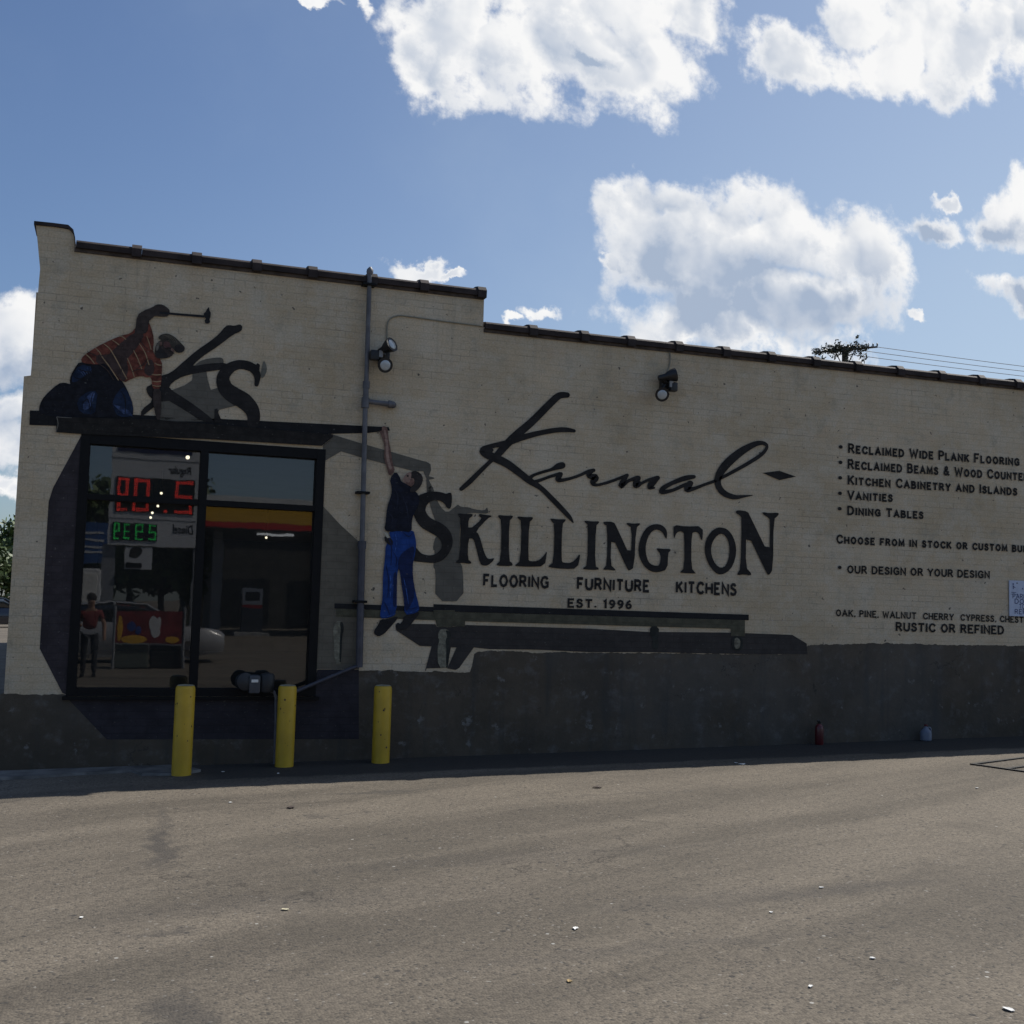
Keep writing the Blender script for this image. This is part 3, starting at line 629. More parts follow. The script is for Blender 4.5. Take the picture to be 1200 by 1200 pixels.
# painted planks over the window
PK = patch('painted_plank', [[(35, 481), (66, 481.6), (455.5, 500.5), (457, 504.5), (430, 507.5), (380, 508.5), (66, 499), (34.5, 498)]], M['plank_b'], B, 2, 0, 'painted dark plank above the window on which the kneeling man rests')
patch('front_beam', [[(66.5, 488.5), (180, 491.5), (390, 509), (390, 512), (377, 522.5), (240, 514.5), (100, 508.8), (65.5, 506.5)]], M['plank'], PK, 12, 0, 'nearer painted beam, brown with grain')
bm = bmesh.new(); ribbon(bm, [(66.5, 488.8, .9), (68, 497, .8), (65.8, 506, .9)], 13); ribbon(bm, [(67, 488.6, .7), (76, 489.2, .7), (84, 489.6, .4)], 13.3)
obj('beam_edge', bm, paint('beam_edge_paint', (.16, .15, .13)), PK, 'raw')

# painted kneeling worker with hammer
KW = patch('painted_worker', [zW((890, 340), (905, 220), (960, 180), (1040, 150), (1075, 125), (1130, 125), (1180, 160), (1195, 185), (1180, 230), (1130, 235), (1060, 225), (1040, 245), (1005, 275), (1000, 370), (940, 390), (880, 380))], M['skin_d'], B, 8, 1, 'painted man in rust striped shirt kneeling on the plank, hammer raised')
bm = bmesh.new(); ribbon(bm, zK((70, -30, 24), (250, -14, 22), (500, 6, 24)), 8.6); obj('hammer_handle', bm, M['hammer'], KW, 'raw')
patch('hammer_head', [[(238.8, 367), (241, 365.5), (242.6, 362), (245, 359.6), (245.6, 364), (247, 366), (246.8, 371.5), (245.6, 374), (246, 377.5), (244, 379.3), (240.5, 378.8), (239.8, 375.5), (241.5, 373.5), (239, 371)]], M['hammer'], KW, 9, 0)
patch('rear_leg', [zW((42, 1060), (50, 1000), (90, 930), (210, 820), (270, 812), (310, 825), (420, 840), (560, 900), (560, 1115), (190, 1118), (45, 1080))], M['jean_d'], KW, 3, 1)
patch('jeans', [zW((400, 625), (545, 650), (640, 620), (790, 820), (830, 900), (872, 1010), (870, 1118), (340, 1118), (340, 900), (312, 815), (320, 750), (360, 680))], M['jean_d'], KW, 4, 1)
patch('jeans_light', [zW((400, 650), (530, 680), (450, 745), (385, 800), (330, 815), (335, 750))], M['jean'], KW, 5, 1)
patch('jeans_light', [zW((370, 970), (470, 890), (560, 885), (545, 1000), (535, 1095), (400, 1080))], M['jean'], KW, 5, 1)
patch('jeans_worn', [zW((430, 1000), (480, 910), (540, 890), (520, 960), (490, 1040), (430, 1060))], M['jean_l'], KW, 6, 1)
patch('jeans_light', [zW((690, 960), (780, 840), (830, 900), (870, 1010), (868, 1115), (740, 1112), (700, 1050))], M['jean'], KW, 5, 1)
bm = bmesh.new()
for i in range(7): ribbon(bm, zW((690 + i * 18, 1000 + i * 6, 5), (740 + i * 16, 1040 + i * 5, 9), (790 + i * 12, 1090 + i * 3, 4)), 6)
for i in range(5): ribbon(bm, zW((390 + i * 26, 705 - i * 8, 4), (420 + i * 20, 730 - i * 4, 6), (440 + i * 16, 760 - i * 10, 3)), 6)
obj('jeans_scuff', bm, M['jean_l'], KW, 'raw')
patch('shirt', [zW((412, 600), (465, 550), (600, 470), (760, 400), (850, 380), (890, 330), (1000, 265), (1030, 330), (1055, 430), (1040, 560), (1125, 610), (1122, 740), (1112, 875), (1040, 875), (1030, 760), (985, 770), (950, 750), (860, 775), (785, 818), (700, 720), (640, 640), (545, 655), (420, 640))], M['shirt'], KW, 6, 1)
patch('shirt_fold', [zW((545, 560), (640, 580), (720, 500), (870, 370), (985, 370), (890, 530), (810, 610), (830, 700), (800, 800), (770, 800), (640, 640), (545, 655))], M['shirt_d'], KW, 7, 1)
patch('shirt_fold', [zW((985, 640), (1030, 600), (1060, 660), (1050, 740), (1010, 760), (960, 720))], M['shirt_d'], KW, 7, 1)
bm = bmesh.new()
for a in ([(450, 560), (490, 595), (530, 645)], [(540, 510), (575, 545), (600, 590), (660, 670), (740, 790)], [(610, 470), (660, 510), (700, 570), (760, 680), (815, 780)], [(690, 440), (720, 460), (745, 480)], [(755, 405), (780, 412), (805, 432)],
          [(820, 600), (850, 670), (880, 760)], [(875, 530), (910, 600), (945, 690)], [(925, 470), (975, 550), (1005, 640), (1010, 655)], [(990, 405), (1010, 460), (1028, 520)], [(1035, 740), (1070, 745), (1112, 742)], [(1040, 800), (1075, 805), (1112, 800)], [(1040, 835), (1075, 845), (1110, 842)], [(1060, 640), (1085, 655), (1115, 660)]):
    ribbon(bm, zW(*[(p[0], p[1], 9 if k else 6) for k, p in enumerate(a)]), 8)
obj('shirt_stripe', bm, M['stripe'], KW, 'raw')
patch('supporting_arm', [zW((1042, 868), (1112, 868), (1120, 960), (1108, 1138), (1075, 1138), (1045, 1000))], M['skin_d'], KW, 12.5, 1)
patch('face', [zK((10, 330), (40, 260), (110, 235), (175, 270), (205, 350), (195, 395), (150, 425), (80, 425), (20, 430))], M['skin_d'], KW, 7, 1)
patch('cheek', [zK((105, 255), (160, 262), (180, 320), (130, 330), (95, 310))], paint('cheek_paint', (.12, .06, .055), .3), KW, 8, 1)
patch('beard', [zK((15, 330), (60, 300), (95, 350), (150, 400), (130, 428), (30, 432))], M['hair'], KW, 9, 1)
patch('cap', [zK((40, 220), (80, 185), (140, 176), (205, 205), (270, 268), (318, 320), (300, 365), (240, 376), (205, 345), (170, 285), (140, 240), (70, 245))], M['cap'], KW, 9, 1)
patch('ear', [zK((62, 262), (80, 258), (88, 285), (74, 305), (62, 292))], M['skin'], KW, 10, 1)
patch('beard_light', [zK((24, 300), (52, 250), (64, 262), (58, 310), (40, 350), (22, 352))], paint('grey_beard_paint', (.13, .115, .095), .4, scale=30), KW, 10, 1)
patch('nose', [zK((182, 318), (205, 345), (206, 366), (186, 366), (170, 348))], M['skin'], KW, 9.5, 1)
bm = bmesh.new(); ribbon(bm, zK((150, 352, 7), (178, 356, 9), (204, 378, 9)), 10.5); ribbon(bm, zK((118, 330, 6), (150, 320, 8), (172, 330, 6)), 10.7); obj('spectacles', bm, M['hair'], KW, 'raw')
bm = bmesh.new()
for k in range(4): ribbon(bm, zK((80 + 26 * k, 190 - 2 * k, 3), (130 + 26 * k, 205 + 6 * k, 6), (165 + 24 * k, 236 + 14 * k, 3)), 10.2 + .1 * k)
obj('cap_weave', bm, paint('cap_weave_paint', (.12, .105, .08), .3), KW, 'raw')
bm = bmesh.new()
for a in ([(560, 640, 5), (640, 700, 10), (700, 790, 5)], [(470, 540, 4), (560, 580, 9), (640, 560, 4)], [(700, 560, 5), (760, 620, 10), (770, 720, 4)], [(900, 690, 4), (960, 650, 8), (1000, 600, 4)], [(930, 420, 4), (950, 470, 8), (1000, 520, 4)], [(860, 720, 4), (900, 700, 9), (960, 700, 4)]): ribbon(bm, zW(*a), 8.4)
obj('shirt_crease', bm, M['shirt_d'], KW, 'raw')
bm = bmesh.new()
for a in ([(390, 690, 4), (470, 720, 10), (540, 690, 4)], [(420, 1000, 4), (470, 960, 9), (500, 1080, 4)], [(760, 880, 4), (800, 960, 11), (800, 1090, 4)], [(350, 760, 4), (400, 780, 9), (470, 750, 4)], [(520, 900, 4), (500, 980, 8), (520, 1070, 4)]): ribbon(bm, zW(*a), 6.5)
obj('jeans_crease', bm, M['jean_d'], KW, 'raw')
patch('cap_peak', [zK((215, 290), (290, 290), (318, 322), (300, 365), (240, 376), (210, 345))], M['hair'], KW, 10, 1)

# big K and S standing on the plank
patch('painted_shadow', [zK((420, 492), (490, 440), (660, 415), (700, 432), (705, 470), (690, 500), (400, 520))], M['shade_grey'], B, 2, 1, 'grey painted shadow between the two big initials')
patch('painted_shadow', [zK((60, 1060), (70, 830), (190, 745), (310, 700), (385, 650), (395, 575), (530, 558), (545, 650), (575, 745), (640, 725), (745, 850), (860, 895), (660, 945), (600, 1062))], M['shade_grey'], B, 2, 0, 'grey painted shadow of the kneeling man behind the initials')
patch('painted_shadow', [zK((1105, 440), (1130, 490), (1142, 545), (1108, 625), (1070, 620), (1080, 550))], paint('hammer_shadow_paint', (.17, .165, .135)), B, 2, 1, 'pale grey painted shadow of a hammer head')
patch('painted_letter', [zK((720, 105), (760, 93), (810, 102), (870, 83), (895, 112), (880, 157), (800, 187), (640, 312), (500, 402), (420, 472), (390, 507), (560, 478), (740, 470), (740, 530), (640, 547), (500, 567), (350, 592), (240, 632), (150, 707), (180, 747), (300, 822), (420, 902), (600, 1042), (600, 1068), (480, 1060), (300, 940), (110, 828), (-50, 960), (-128, 1020), (-125, 945), (0, 850), (-60, 790), (-80, 720), (-20, 690), (70, 602), (170, 577), (300, 462), (440, 342), (560, 262), (660, 182))], M['letter'], B, 3, 1, 'big black painted initial K behind the kneeling man')
bm = bmesh.new(); ribbon(bm, zK((1034, 690, 42), (1042, 610, 66), (1010, 540, 84), (950, 503, 92), (850, 492, 92), (755, 535, 110), (697, 625, 130), (722, 725, 148), (800, 795, 165), (905, 855, 165), (980, 935, 148), (1005, 1010, 130), (998, 1078, 118)), 4)
fill(bm, [zK((612, 940), (640, 930), (652, 980), (690, 1068), (610, 1068))], 5)
fill(bm, [zK((1005, 480), (1030, 492), (1045, 475), (1068, 492), (1062, 560), (1035, 560))], 5)
obj('painted_letter', bm, M['letter'], B, 'raw', 'big black painted initial S on the plank')

# painted hanging man
HM = patch('painted_worker', [zH((150, 90), (165, 78), (200, 90), (212, 130), (215, 190), (238, 320), (262, 470), (285, 530), (225, 590), (200, 500), (170, 400), (180, 270), (150, 190), (120, 125), (148, 130))], M['skin'], B, 9, 1, 'painted man in navy shirt and blue jeans hanging from the plank by one hand')
bm = bmesh.new(); ribbon(bm, zH((180, 130, 20), (200, 250, 26), (205, 380, 30), (235, 500, 30)), 10); obj('arm_light', bm, M['skin_l'], HM, 'raw')
patch('shoe', [zJ((125, 925), (195, 925), (290, 895), (285, 925), (210, 1010), (160, 1065), (105, 1090), (70, 1065), (65, 1035), (110, 970))], M['boot'], HM, 7, 1)
patch('shoe', [zJ((350, 885), (490, 850), (490, 880), (440, 940), (385, 1010), (320, 1030), (275, 1005), (275, 975), (330, 960))], M['boot'], HM, 7, 1)
patch('jeans', [zJ((200, 85), (430, 70), (465, 200), (455, 300), (430, 400), (425, 500), (450, 650), (490, 800), (490, 850), (430, 875), (355, 885), (350, 770), (330, 640), (312, 500), (300, 440), (285, 490), (282, 600), (278, 880), (200, 915), (120, 920), (130, 830), (148, 720), (150, 500), (170, 350), (175, 220), (230, 190))], M['blue'], HM, 8, 1)
patch('jeans_fold', [zJ((300, 330), (400, 250), (450, 240), (430, 400), (430, 520), (455, 680), (410, 800), (365, 860), (350, 770), (330, 640), (312, 480), (290, 440))], M['blue_d'], HM, 9, 1)
patch('jeans_fold', [zJ((245, 500), (282, 470), (282, 620), (275, 820), (240, 800), (250, 640))], M['blue_d'], HM, 9, 1)
bm = bmesh.new()
for a in ([(190, 130, 4), (230, 240, 12), (225, 420, 5)], [(180, 420, 4), (205, 560, 12), (195, 720, 5)], [(160, 760, 4), (190, 820, 11), (215, 890, 4)], [(250, 300, 4), (280, 360, 10), (270, 430, 4)], [(340, 110, 4), (390, 150, 9), (430, 120, 4)], [(380, 520, 4), (400, 640, 12), (430, 760, 4)], [(370, 800, 4), (410, 830, 9), (470, 810, 4)]): ribbon(bm, zJ(*a), 9.4)
obj('jeans_crease', bm, M['blue_d'], HM, 'raw')
bm = bmesh.new()
for a in ([(260, 110, 4), (280, 200, 12), (260, 300, 4)], [(215, 470, 4), (225, 600, 14), (215, 760, 4)], [(345, 540, 4), (370, 660, 10), (390, 780, 4)], [(140, 900, 4), (200, 898, 7), (270, 872, 4)], [(370, 868, 4), (430, 856, 7), (484, 832, 4)]): ribbon(bm, zJ(*a), 9.7)
obj('jeans_worn', bm, paint('denim_highlight_paint', (.03, .08, .28), .6, scale=24), HM, 'raw')
bm = bmesh.new()
for a in ([(270, 700, 5), (310, 780, 14), (300, 900, 5)], [(230, 960, 5), (260, 1010, 12), (240, 1090, 4)], [(350, 760, 5), (400, 900, 12), (420, 1060, 4)]): ribbon(bm, zH(*a), 10.5)
obj('shirt_crease', bm, paint('tee_highlight_paint', (.022, .026, .045), .4, scale=18), HM, 'raw')
patch('tool_pouch', [zJ((165, 150), (185, 150), (245, 180), (240, 240), (200, 225), (165, 190))], M['boot'], HM, 9, 1)
patch('pouch_flap', [zJ((160, 110), (195, 118), (215, 160), (190, 165))], M['buff'], HM, 10, 0)
patch('shirt', [zH((290, 528), (335, 600), (345, 640), (400, 660), (440, 690), (500, 745), (530, 800), (520, 880), (470, 960), (450, 1040), (450, 1150), (330, 1130), (230, 1145), (172, 1125), (190, 1030), (200, 900), (245, 770), (250, 700), (228, 610))], M['tee'], HM, 10, 1)
patch('face', [zH((350, 630), (390, 560), (440, 535), (470, 560), (480, 650), (445, 690), (400, 665)), ], M['skin_l'], HM, 11, 1)
patch('beard', [zH((440, 600), (485, 640), (450, 692), (405, 668), (385, 640), (430, 650))], M['skin'], HM, 12, 1)
patch('hair', [zH((445, 535), (500, 528), (560, 575), (562, 640), (520, 715), (470, 745), (430, 745), (440, 695), (485, 650), (470, 600), (440, 610), (450, 565))], M['hair'], HM, 13, 1)
patch('eye', [zH((398, 572), (418, 568), (420, 588), (402, 592))], M['hair'], HM, 13, 1)

# big wordmark
patch('painted_letter', [z4((375, 60), (368, 195), (330, 195), (312, 155), (270, 125), (210, 118), (165, 143), (137, 190), (145, 235), (190, 285), (280, 320), (350, 380), (383, 460), (370, 550), (310, 640), (225, 677), (130, 667), (0, 655), (20, 560), (40, 520), (65, 545), (100, 590), (160, 608), (230, 600), (280, 550), (286, 500), (255, 447), (180, 405), (100, 362), (50, 290), (20, 200), (20, 110), (120, 60), (200, 42), (280, 50), (325, 68), (345, 53))], M['letter'], B, 5, 2, 'tall black painted serif S held under the hanging man’s arm')
GL = [[z4((425, 235), (490, 243), (558, 240), (550, 265), (518, 285), (516, 387), (640, 285), (608, 258), (612, 240), (665, 250), (722, 255), (718, 268), (690, 278), (580, 395), (610, 420), (650, 560), (675, 625), (700, 640), (747, 628), (735, 655), (690, 695), (650, 698), (620, 680), (590, 560), (565, 470), (545, 455), (516, 462), (510, 640), (545, 665), (540, 683), (470, 672), (405, 675), (410, 655), (440, 640), (452, 285), (430, 262))],
      [z4((778, 250), (845, 258), (910, 255), (905, 275), (875, 305), (872, 650), (908, 680), (900, 702), (768, 697), (765, 680), (802, 650), (808, 300), (780, 270))],
      [z4((948, 262), (1015, 270), (1085, 268), (1082, 290), (1050, 315), (1042, 640), (1060, 660), (1130, 655), (1180, 610), (1203, 572), (1208, 585), (1187, 702), (1060, 706), (930, 702), (930, 688), (975, 655), (985, 305), (950, 280))],
      [z5((112, 130), (180, 140), (250, 138), (245, 152), (215, 185), (210, 500), (225, 522), (300, 522), (345, 480), (365, 446), (377, 455), (350, 572), (240, 577), (98, 562), (100, 545), (140, 520), (150, 185), (115, 147))],
      [z5((412, 150), (480, 158), (543, 155), (540, 172), (512, 195), (504, 550), (538, 567), (535, 585), (400, 580), (400, 565), (437, 545), (445, 190), (415, 165))],
      [z5((578, 158), (668, 160), (692, 200), (820, 480), (830, 215), (785, 187), (782, 168), (840, 178), (900, 172), (900, 185), (865, 215), (850, 560), (805, 594), (785, 570), (650, 270), (640, 540), (685, 578), (680, 592), (630, 582), (578, 584), (580, 570), (610, 540), (615, 200), (580, 180))],
      [z5((1140, 245), (1136, 314), (1120, 300), (1100, 255), (1060, 228), (1010, 237), (967, 300), (947, 390), (957, 470), (985, 530), (1040, 550), (1075, 540), (1085, 450), (1050, 407), (1050, 392), (1110, 400), (1170, 398), (1167, 420), (1148, 432), (1142, 580), (1060, 607), (990, 597), (925, 540), (884, 440), (894, 330), (940, 230), (1000, 185), (1070, 180), (1115, 205))],
      [z6((80, 213), (200, 232), (375, 226), (372, 377), (350, 350), (335, 300), (300, 282), (260, 300), (258, 650), (302, 697), (298, 705), (150, 697), (148, 687), (188, 650), (190, 310), (165, 278), (120, 285), (98, 320), (86, 362), (80, 300))],
      [z6((550, 238), (620, 255), (680, 330), (712, 440), (702, 560), (650, 670), (560, 720), (490, 692), (420, 592), (390, 470), (403, 370), (450, 290), (500, 250)), z6((550, 298), (600, 320), (640, 400), (642, 520), (612, 620), (560, 652), (500, 612), (460, 520), (456, 430), (490, 350))],
      [z6((706, 80), (725, 66), (825, 78), (850, 130), (1045, 530), (1050, 170), (1035, 145), (972, 102), (975, 85), (1040, 97), (1120, 92), (1140, 100), (1130, 122), (1085, 160), (1080, 660), (1035, 727), (1010, 690), (810, 270), (805, 640), (862, 702), (858, 724), (790, 712), (722, 720), (722, 705), (755, 650), (765, 150), (750, 122), (708, 98))]]
bm = bmesh.new()
for g in GL: fill(bm, [smooth_poly([Vector(p) for p in lp], 1) for lp in g], 5)
obj('painted_lettering', bm, M['letter'], B, 'raw', 'black painted serif capitals of the large name on the wall')
bm = bmesh.new(); k = 0
for s in (zA((1010, 97, 48), (940, 103, 60), (860, 172, 65), (700, 332, 68), (560, 452, 72), (470, 540, 68), (400, 620, 60), (330, 685, 36), (240, 772, 40), (150, 862, 44), (80, 922, 36)),
          zA((1072, 412, 28), (1000, 402, 42), (900, 407, 44), (750, 435, 46), (600, 475, 54), (480, 518, 52), (350, 545, 42), (272, 582, 62), (300, 622, 60), (380, 652, 72), (480, 700, 70), (580, 772, 64), (680, 850, 58), (780, 915, 44), (880, 1012, 46), (970, 1105, 44), (1030, 1170, 36), (1062, 1217, 12)),
          zB((442, 115, 58), (405, 125, 56), (345, 152, 28), (250, 180, 26), (185, 205, 28), (152, 240, 46), (170, 266, 40), (250, 245, 28), (330, 215, 26), (420, 188, 30)),
          zB((430, 192, 36), (405, 235, 50), (440, 245, 32), (520, 228, 26), (600, 200, 26), (670, 168, 30), (718, 158, 32)),
          zB((700, 165, 36), (672, 200, 40), (705, 215, 52), (735, 225, 60), (710, 265, 48), (745, 287, 26), (840, 266, 26), (940, 230, 26), (1012, 202, 30)),
          zB((1008, 205, 34), (980, 250, 46), (958, 298, 46), (1030, 248, 28), (1105, 226, 44)),
          zB((1105, 232, 48), (1085, 295, 44), (1130, 275, 28)) + zC((20, 372, 26), (50, 360, 30)),
          zC((48, 362, 36), (28, 412, 38), (70, 398, 22), (120, 375, 22), (185, 360, 32)),
          zC((180, 362, 36), (140, 405, 46), (128, 428, 30), (160, 430, 14)),
          zC((440, 352, 26), (380, 362, 36), (290, 395, 30), (225, 432, 34), (215, 460, 32), (290, 447, 24), (370, 412, 26), (420, 398, 30)),
          zC((412, 400, 44), (392, 440, 44), (440, 435, 26), (520, 405, 20), (590, 380, 22), (700, 325, 24), (830, 252, 26), (915, 195, 26), (952, 145, 22), (932, 117, 26), (870, 122, 38), (765, 180, 54), (665, 268, 60), (612, 350, 50), (612, 415, 44), (652, 468, 42), (722, 495, 34), (790, 490, 18), (850, 482, 5))):
    ribbon(bm, s, 4 + k * .12, 5); k += 1
fill(bm, [zC((922, 325), (1040, 310), (1157, 351), (1040, 376))], 4)
fill(bm, [zA((275, 580), (350, 560), (365, 580), (352, 600), (385, 618), (380, 640), (300, 640))], 5.6)
obj('painted_script', bm, M['letter'], B, 'raw', 'black brush script name across the top of the lettering')
wall_text('painted_text', [('FLOORING', (566, 686), (643, 688.5), 12.3, dict(sw=.27, serif=False, gap=.40)), ('FURNITURE', (676, 690), (760.5, 693), 12.3, dict(sw=.27, serif=False, gap=.40)), ('KITCHENS', (792, 694), (863.5, 697), 12.3, dict(sw=.27, serif=False, gap=.40))], M['letter'], B, 4, 'three bold black words on one line under the large name')
wall_text('painted_text', [('EST. 1996', (665, 711), (740.5, 713), 8.8, dict(sw=.27, gap=.5))], M['letter'], B, 4, 'small black founding year above the painted table')
sc_ = dict(small_caps=True, sw=.255, gap=.42)
wall_text('painted_text', [('Reclaimed Wide Plank Flooring', (993.5, 530), (1195, 545.3), 9.6, sc_), ('Reclaimed Beams & Wood Countertops', (993, 548.5), (1198.5, 562.5), 9.6, dict(sc_, upto='Reclaimed Beams & Wood Counte')), ('Kitchen Cabinetry and Islands', (993, 567), (1192.5, 580), 9.4, sc_), ('Vanities', (992.5, 584.5), (1046.5, 587.5), 9.2, sc_), ('Dining Tables', (992.5, 602.5), (1082.5, 607.5), 9, sc_)]
          + [('•', (983 - .3 * i, 528.5 + 18.1 * i), (987.6 - .3 * i, 528.8 + 18.1 * i), 10, dict(bold=.02)) for i in range(5)], M['letter'], B, 4, 'bulleted list of black painted small capitals on the right')
wall_text('painted_text', [('Choose from in stock or custom built', (980, 636), (1198.5, 646.5), 8.8, dict(sc_, upto='Choose from in stock or custom bu'))], M['letter'], B, 4, 'single line of black painted small capitals under the bulleted list')
wall_text('painted_text', [('•', (982, 670), (986.4, 670), 10, dict(bold=.02)), ('OUR DESIGN OR YOUR DESIGN', (992.7, 671), (1160.5, 677.3), 7.8, dict(sw=.255, gap=.42))], M['letter'], B, 4, 'single bulleted line of small black capitals left of the white sign')
wall_text('painted_text', [('OAK, PINE, WALNUT  CHERRY  CYPRESS, CHESTNUT', (979.5, 721.5), (1199.5, 729.5), 6.8, dict(sw=.24, gap=.42, upto='OAK, PINE, WALNUT  CHERRY  CYPRESS, CHEST')), ('RUSTIC OR REFINED', (1049.3, 738.7), (1177, 742.7), 8.8, dict(sw=.26, gap=.42))], M['letter'], B, 4, 'two lines of small black capitals just above the stucco')

# ------------------------------------------------------------------ things along the wall
M['yellow'] = simple('bollard_yellow', (.54, .345, .022), .5, 0, .10, 5, bump=.15); M['bcap'] = simple('bollard_cap', (.27, .25, .17), .8, 0, .3, 10)
M['chip'] = simple('chipped_steel', (.05, .035, .03), .8)
def bollard(px, y, lab, seed):
    p = W(px, 806, y); z0_ = gz(p.x); h = p.z + .02 - z0_; rr = .088
    o = thing('bollard', lab, 'bollard', (p.x, y, z0_), 0, 'yellow bollards guarding the shop front')
    bm = bmesh.new(); lathe(bm, [(rr, -.1), (rr, .03), (rr, h - .03), (rr - .004, h - .012), (rr - .014, h)], seg=28); obj('post', bm, M['yellow'], o, True)
    bm = bmesh.new(); lathe(bm, [(rr - .010, h + .0005), (rr - .018, h + .006), (.03, h + .011), (.002, h + .012)], seg=24); obj('domed_cap', bm, M['bcap'], o, True)
    r = random.Random(seed); bm = bmesh.new()
    for _ in range(8):
        a = r.uniform(math.radians(200), math.radians(340)); z = r.uniform(.05, h - .05); s = r.uniform(.003, .010)
        c = Vector((math.cos(a), math.sin(a), 0)) * (rr + .0012) + Vector((0, 0, z)); u = Vector((-math.sin(a), math.cos(a), 0))
        bm.faces.new([bm.verts.new(c + u * s * math.cos(k) * r.uniform(.6, 1.2) + Vector((0, 0, s * 1.2 * math.sin(k)))) for k in (0, 1.1, 2.2, 3.3, 4.4, 5.4)])
    ch = obj('paint_chips', bm, M['chip'], o); ch['kind'] = 'stuff'
    return o
bollard(217.5, -.57, 'yellow bollard in front of the window mullion, set farthest out from the wall', 1)
bollard(337, -.27, 'yellow bollard under the right window pane beside the gas meter', 2)
bollard(449, -.25, 'yellow bollard right of the window, below the hanging man’s shoe', 3)

# gas pipe up the wall
gp = thing('gas_pipe', 'grey iron pipe running up the wall to the parapet with an elbow branch', 'pipe', W(421, 781, -.065))
def gpipe(name, px, rad, mat, y=-.065, n=3):
    bm = bmesh.new(); o_ = gp.location
    pts = [W(a, b, y if len(c) == 0 else c[0]) - o_ for a, b, *c in px]
    tube(bm, pts, rad, 14); return obj(name, bm, mat, gp, True)
gpipe('lower_pipe', [(420.8, 782), (424.2, 640)], .036, M['pipe_blue']); gpipe('coupling', [(424.05, 643), (424.3, 634)], .043, M['pipe_blue'])
gpipe('middle_pipe', [(424.3, 635), (428.2, 472)], .026, M['pipe']); gpipe('tee_fitting', [(427.7, 478), (428.4, 466)], .040, M['pipe'])
gpipe('upper_pipe', [(428.4, 467), (429.2, 449)], .029, M['pipe']); gpipe('coupling', [(429.0, 455), (429.3, 447)], .037, M['pipe'])
gpipe('upper_pipe', [(429.3, 448), (433.2, 322), (433.4, 316, -.07)], .024, M['pipe'])
gpipe('vent_cap', [(433.2, 322), (433.4, 319.5), (433.8, 316), (434, 313)], [.026, .036, .034, .012], M['pipe'])
bm = bmesh.new(); tube(bm, [v - gp.location for v in (W(428, 470, -.065), W(445, 472.2, -.065), W(456, 473.6, -.065), W(459.5, 474.2, -.055), W(460.5, 474.4, -.03), W(460.5, 474.4, .01))], [.026, .026, .028, .036, .036, .03], 14); obj('branch_elbow', bm, M['pipe'], gp, True)
bm = bmesh.new(); tube(bm, [v - gp.location for v in (W(455, 473.5, -.065), W(458.5, 474, -.065))], .038, 14); obj('coupling', bm, M['pipe'], gp, True)
for (a, b) in ((425.8, 577.5), (433, 334), (422.5, 705)):
    c = W(a, b, -.06) - gp.location; bm = bmesh.new(); box(bm, c.x - .075, c.x + .06, c.y - .05, c.y + .058, c.z - .012, c.z + .012, .003); obj('strap', bm, M['frame'], gp)
bm = bmesh.new(); tube(bm, [v - gp.location for v in (W(421, 780, -.065), W(412, 783, -.07), W(345, 811, -.14), W(336, 816, -.16))], .019, 12); obj('feed_pipe', bm, M['pipe_blue'], gp, True)

# gas meter on the sill
gm = thing('gas_meter', 'dark gas meter with a round regulator standing before the window sill', 'gas meter', W(299, 816, -.16))
o_ = gm.location
M['meter'] = simple('meter_grey', (.07, .075, .085), .5, 0, .2, 8); M['meter_d'] = simple('meter_dark', (.018, .019, .021), .55, 0, .2, 8)
c = W(298, 802, -.16) - o_
bm = bmesh.new(); box(bm, c.x - .055, c.x + .055, -.05, .05, c.z - .085, c.z + .09, .022); obj('meter_body', bm, M['meter'], gm, True)
bm = bmesh.new(); box(bm, c.x - .034, c.x + .03, -.058, -.051, c.z + .022, c.z + .05, .002); obj('index_plate', bm, M['litter'], gm)
a = W(286.5, 799, -.16) - o_; bm = bmesh.new(); lathe(bm, [(.03, -.05), (.085, -.03), (.088, -.012), (.088, .012), (.085, .03), (.03, .05)], a, (.25, -1, .1)); obj('regulator', bm, M['meter_d'], gm, True)
a = W(313, 800, -.16) - o_; bm = bmesh.new(); lathe(bm, [(.062, -.09), (.07, -.075), (.07, .07), (.06, .085), (.02, .095)], a, (0, 0, 1)); obj('regulator', bm, M['meter_d'], gm, True)
bm = bmesh.new(); tube(bm, [v - o_ for v in (W(299, 806, -.16), W(312, 808, -.16), W(321, 811, -.16), W(323.5, 817, -.16), W(323.5, 840, -.16), W(322, 895, -.16))], .016, 12); obj('riser_pipe', bm, M['pipe'], gm, True)
bm = bmesh.new(); tube(bm, [v - o_ for v in (W(291, 800, -.16), W(305, 801, -.16), W(313, 801, -.16))], .02, 10); obj('meter_bar', bm, M['meter_d'], gm, True)

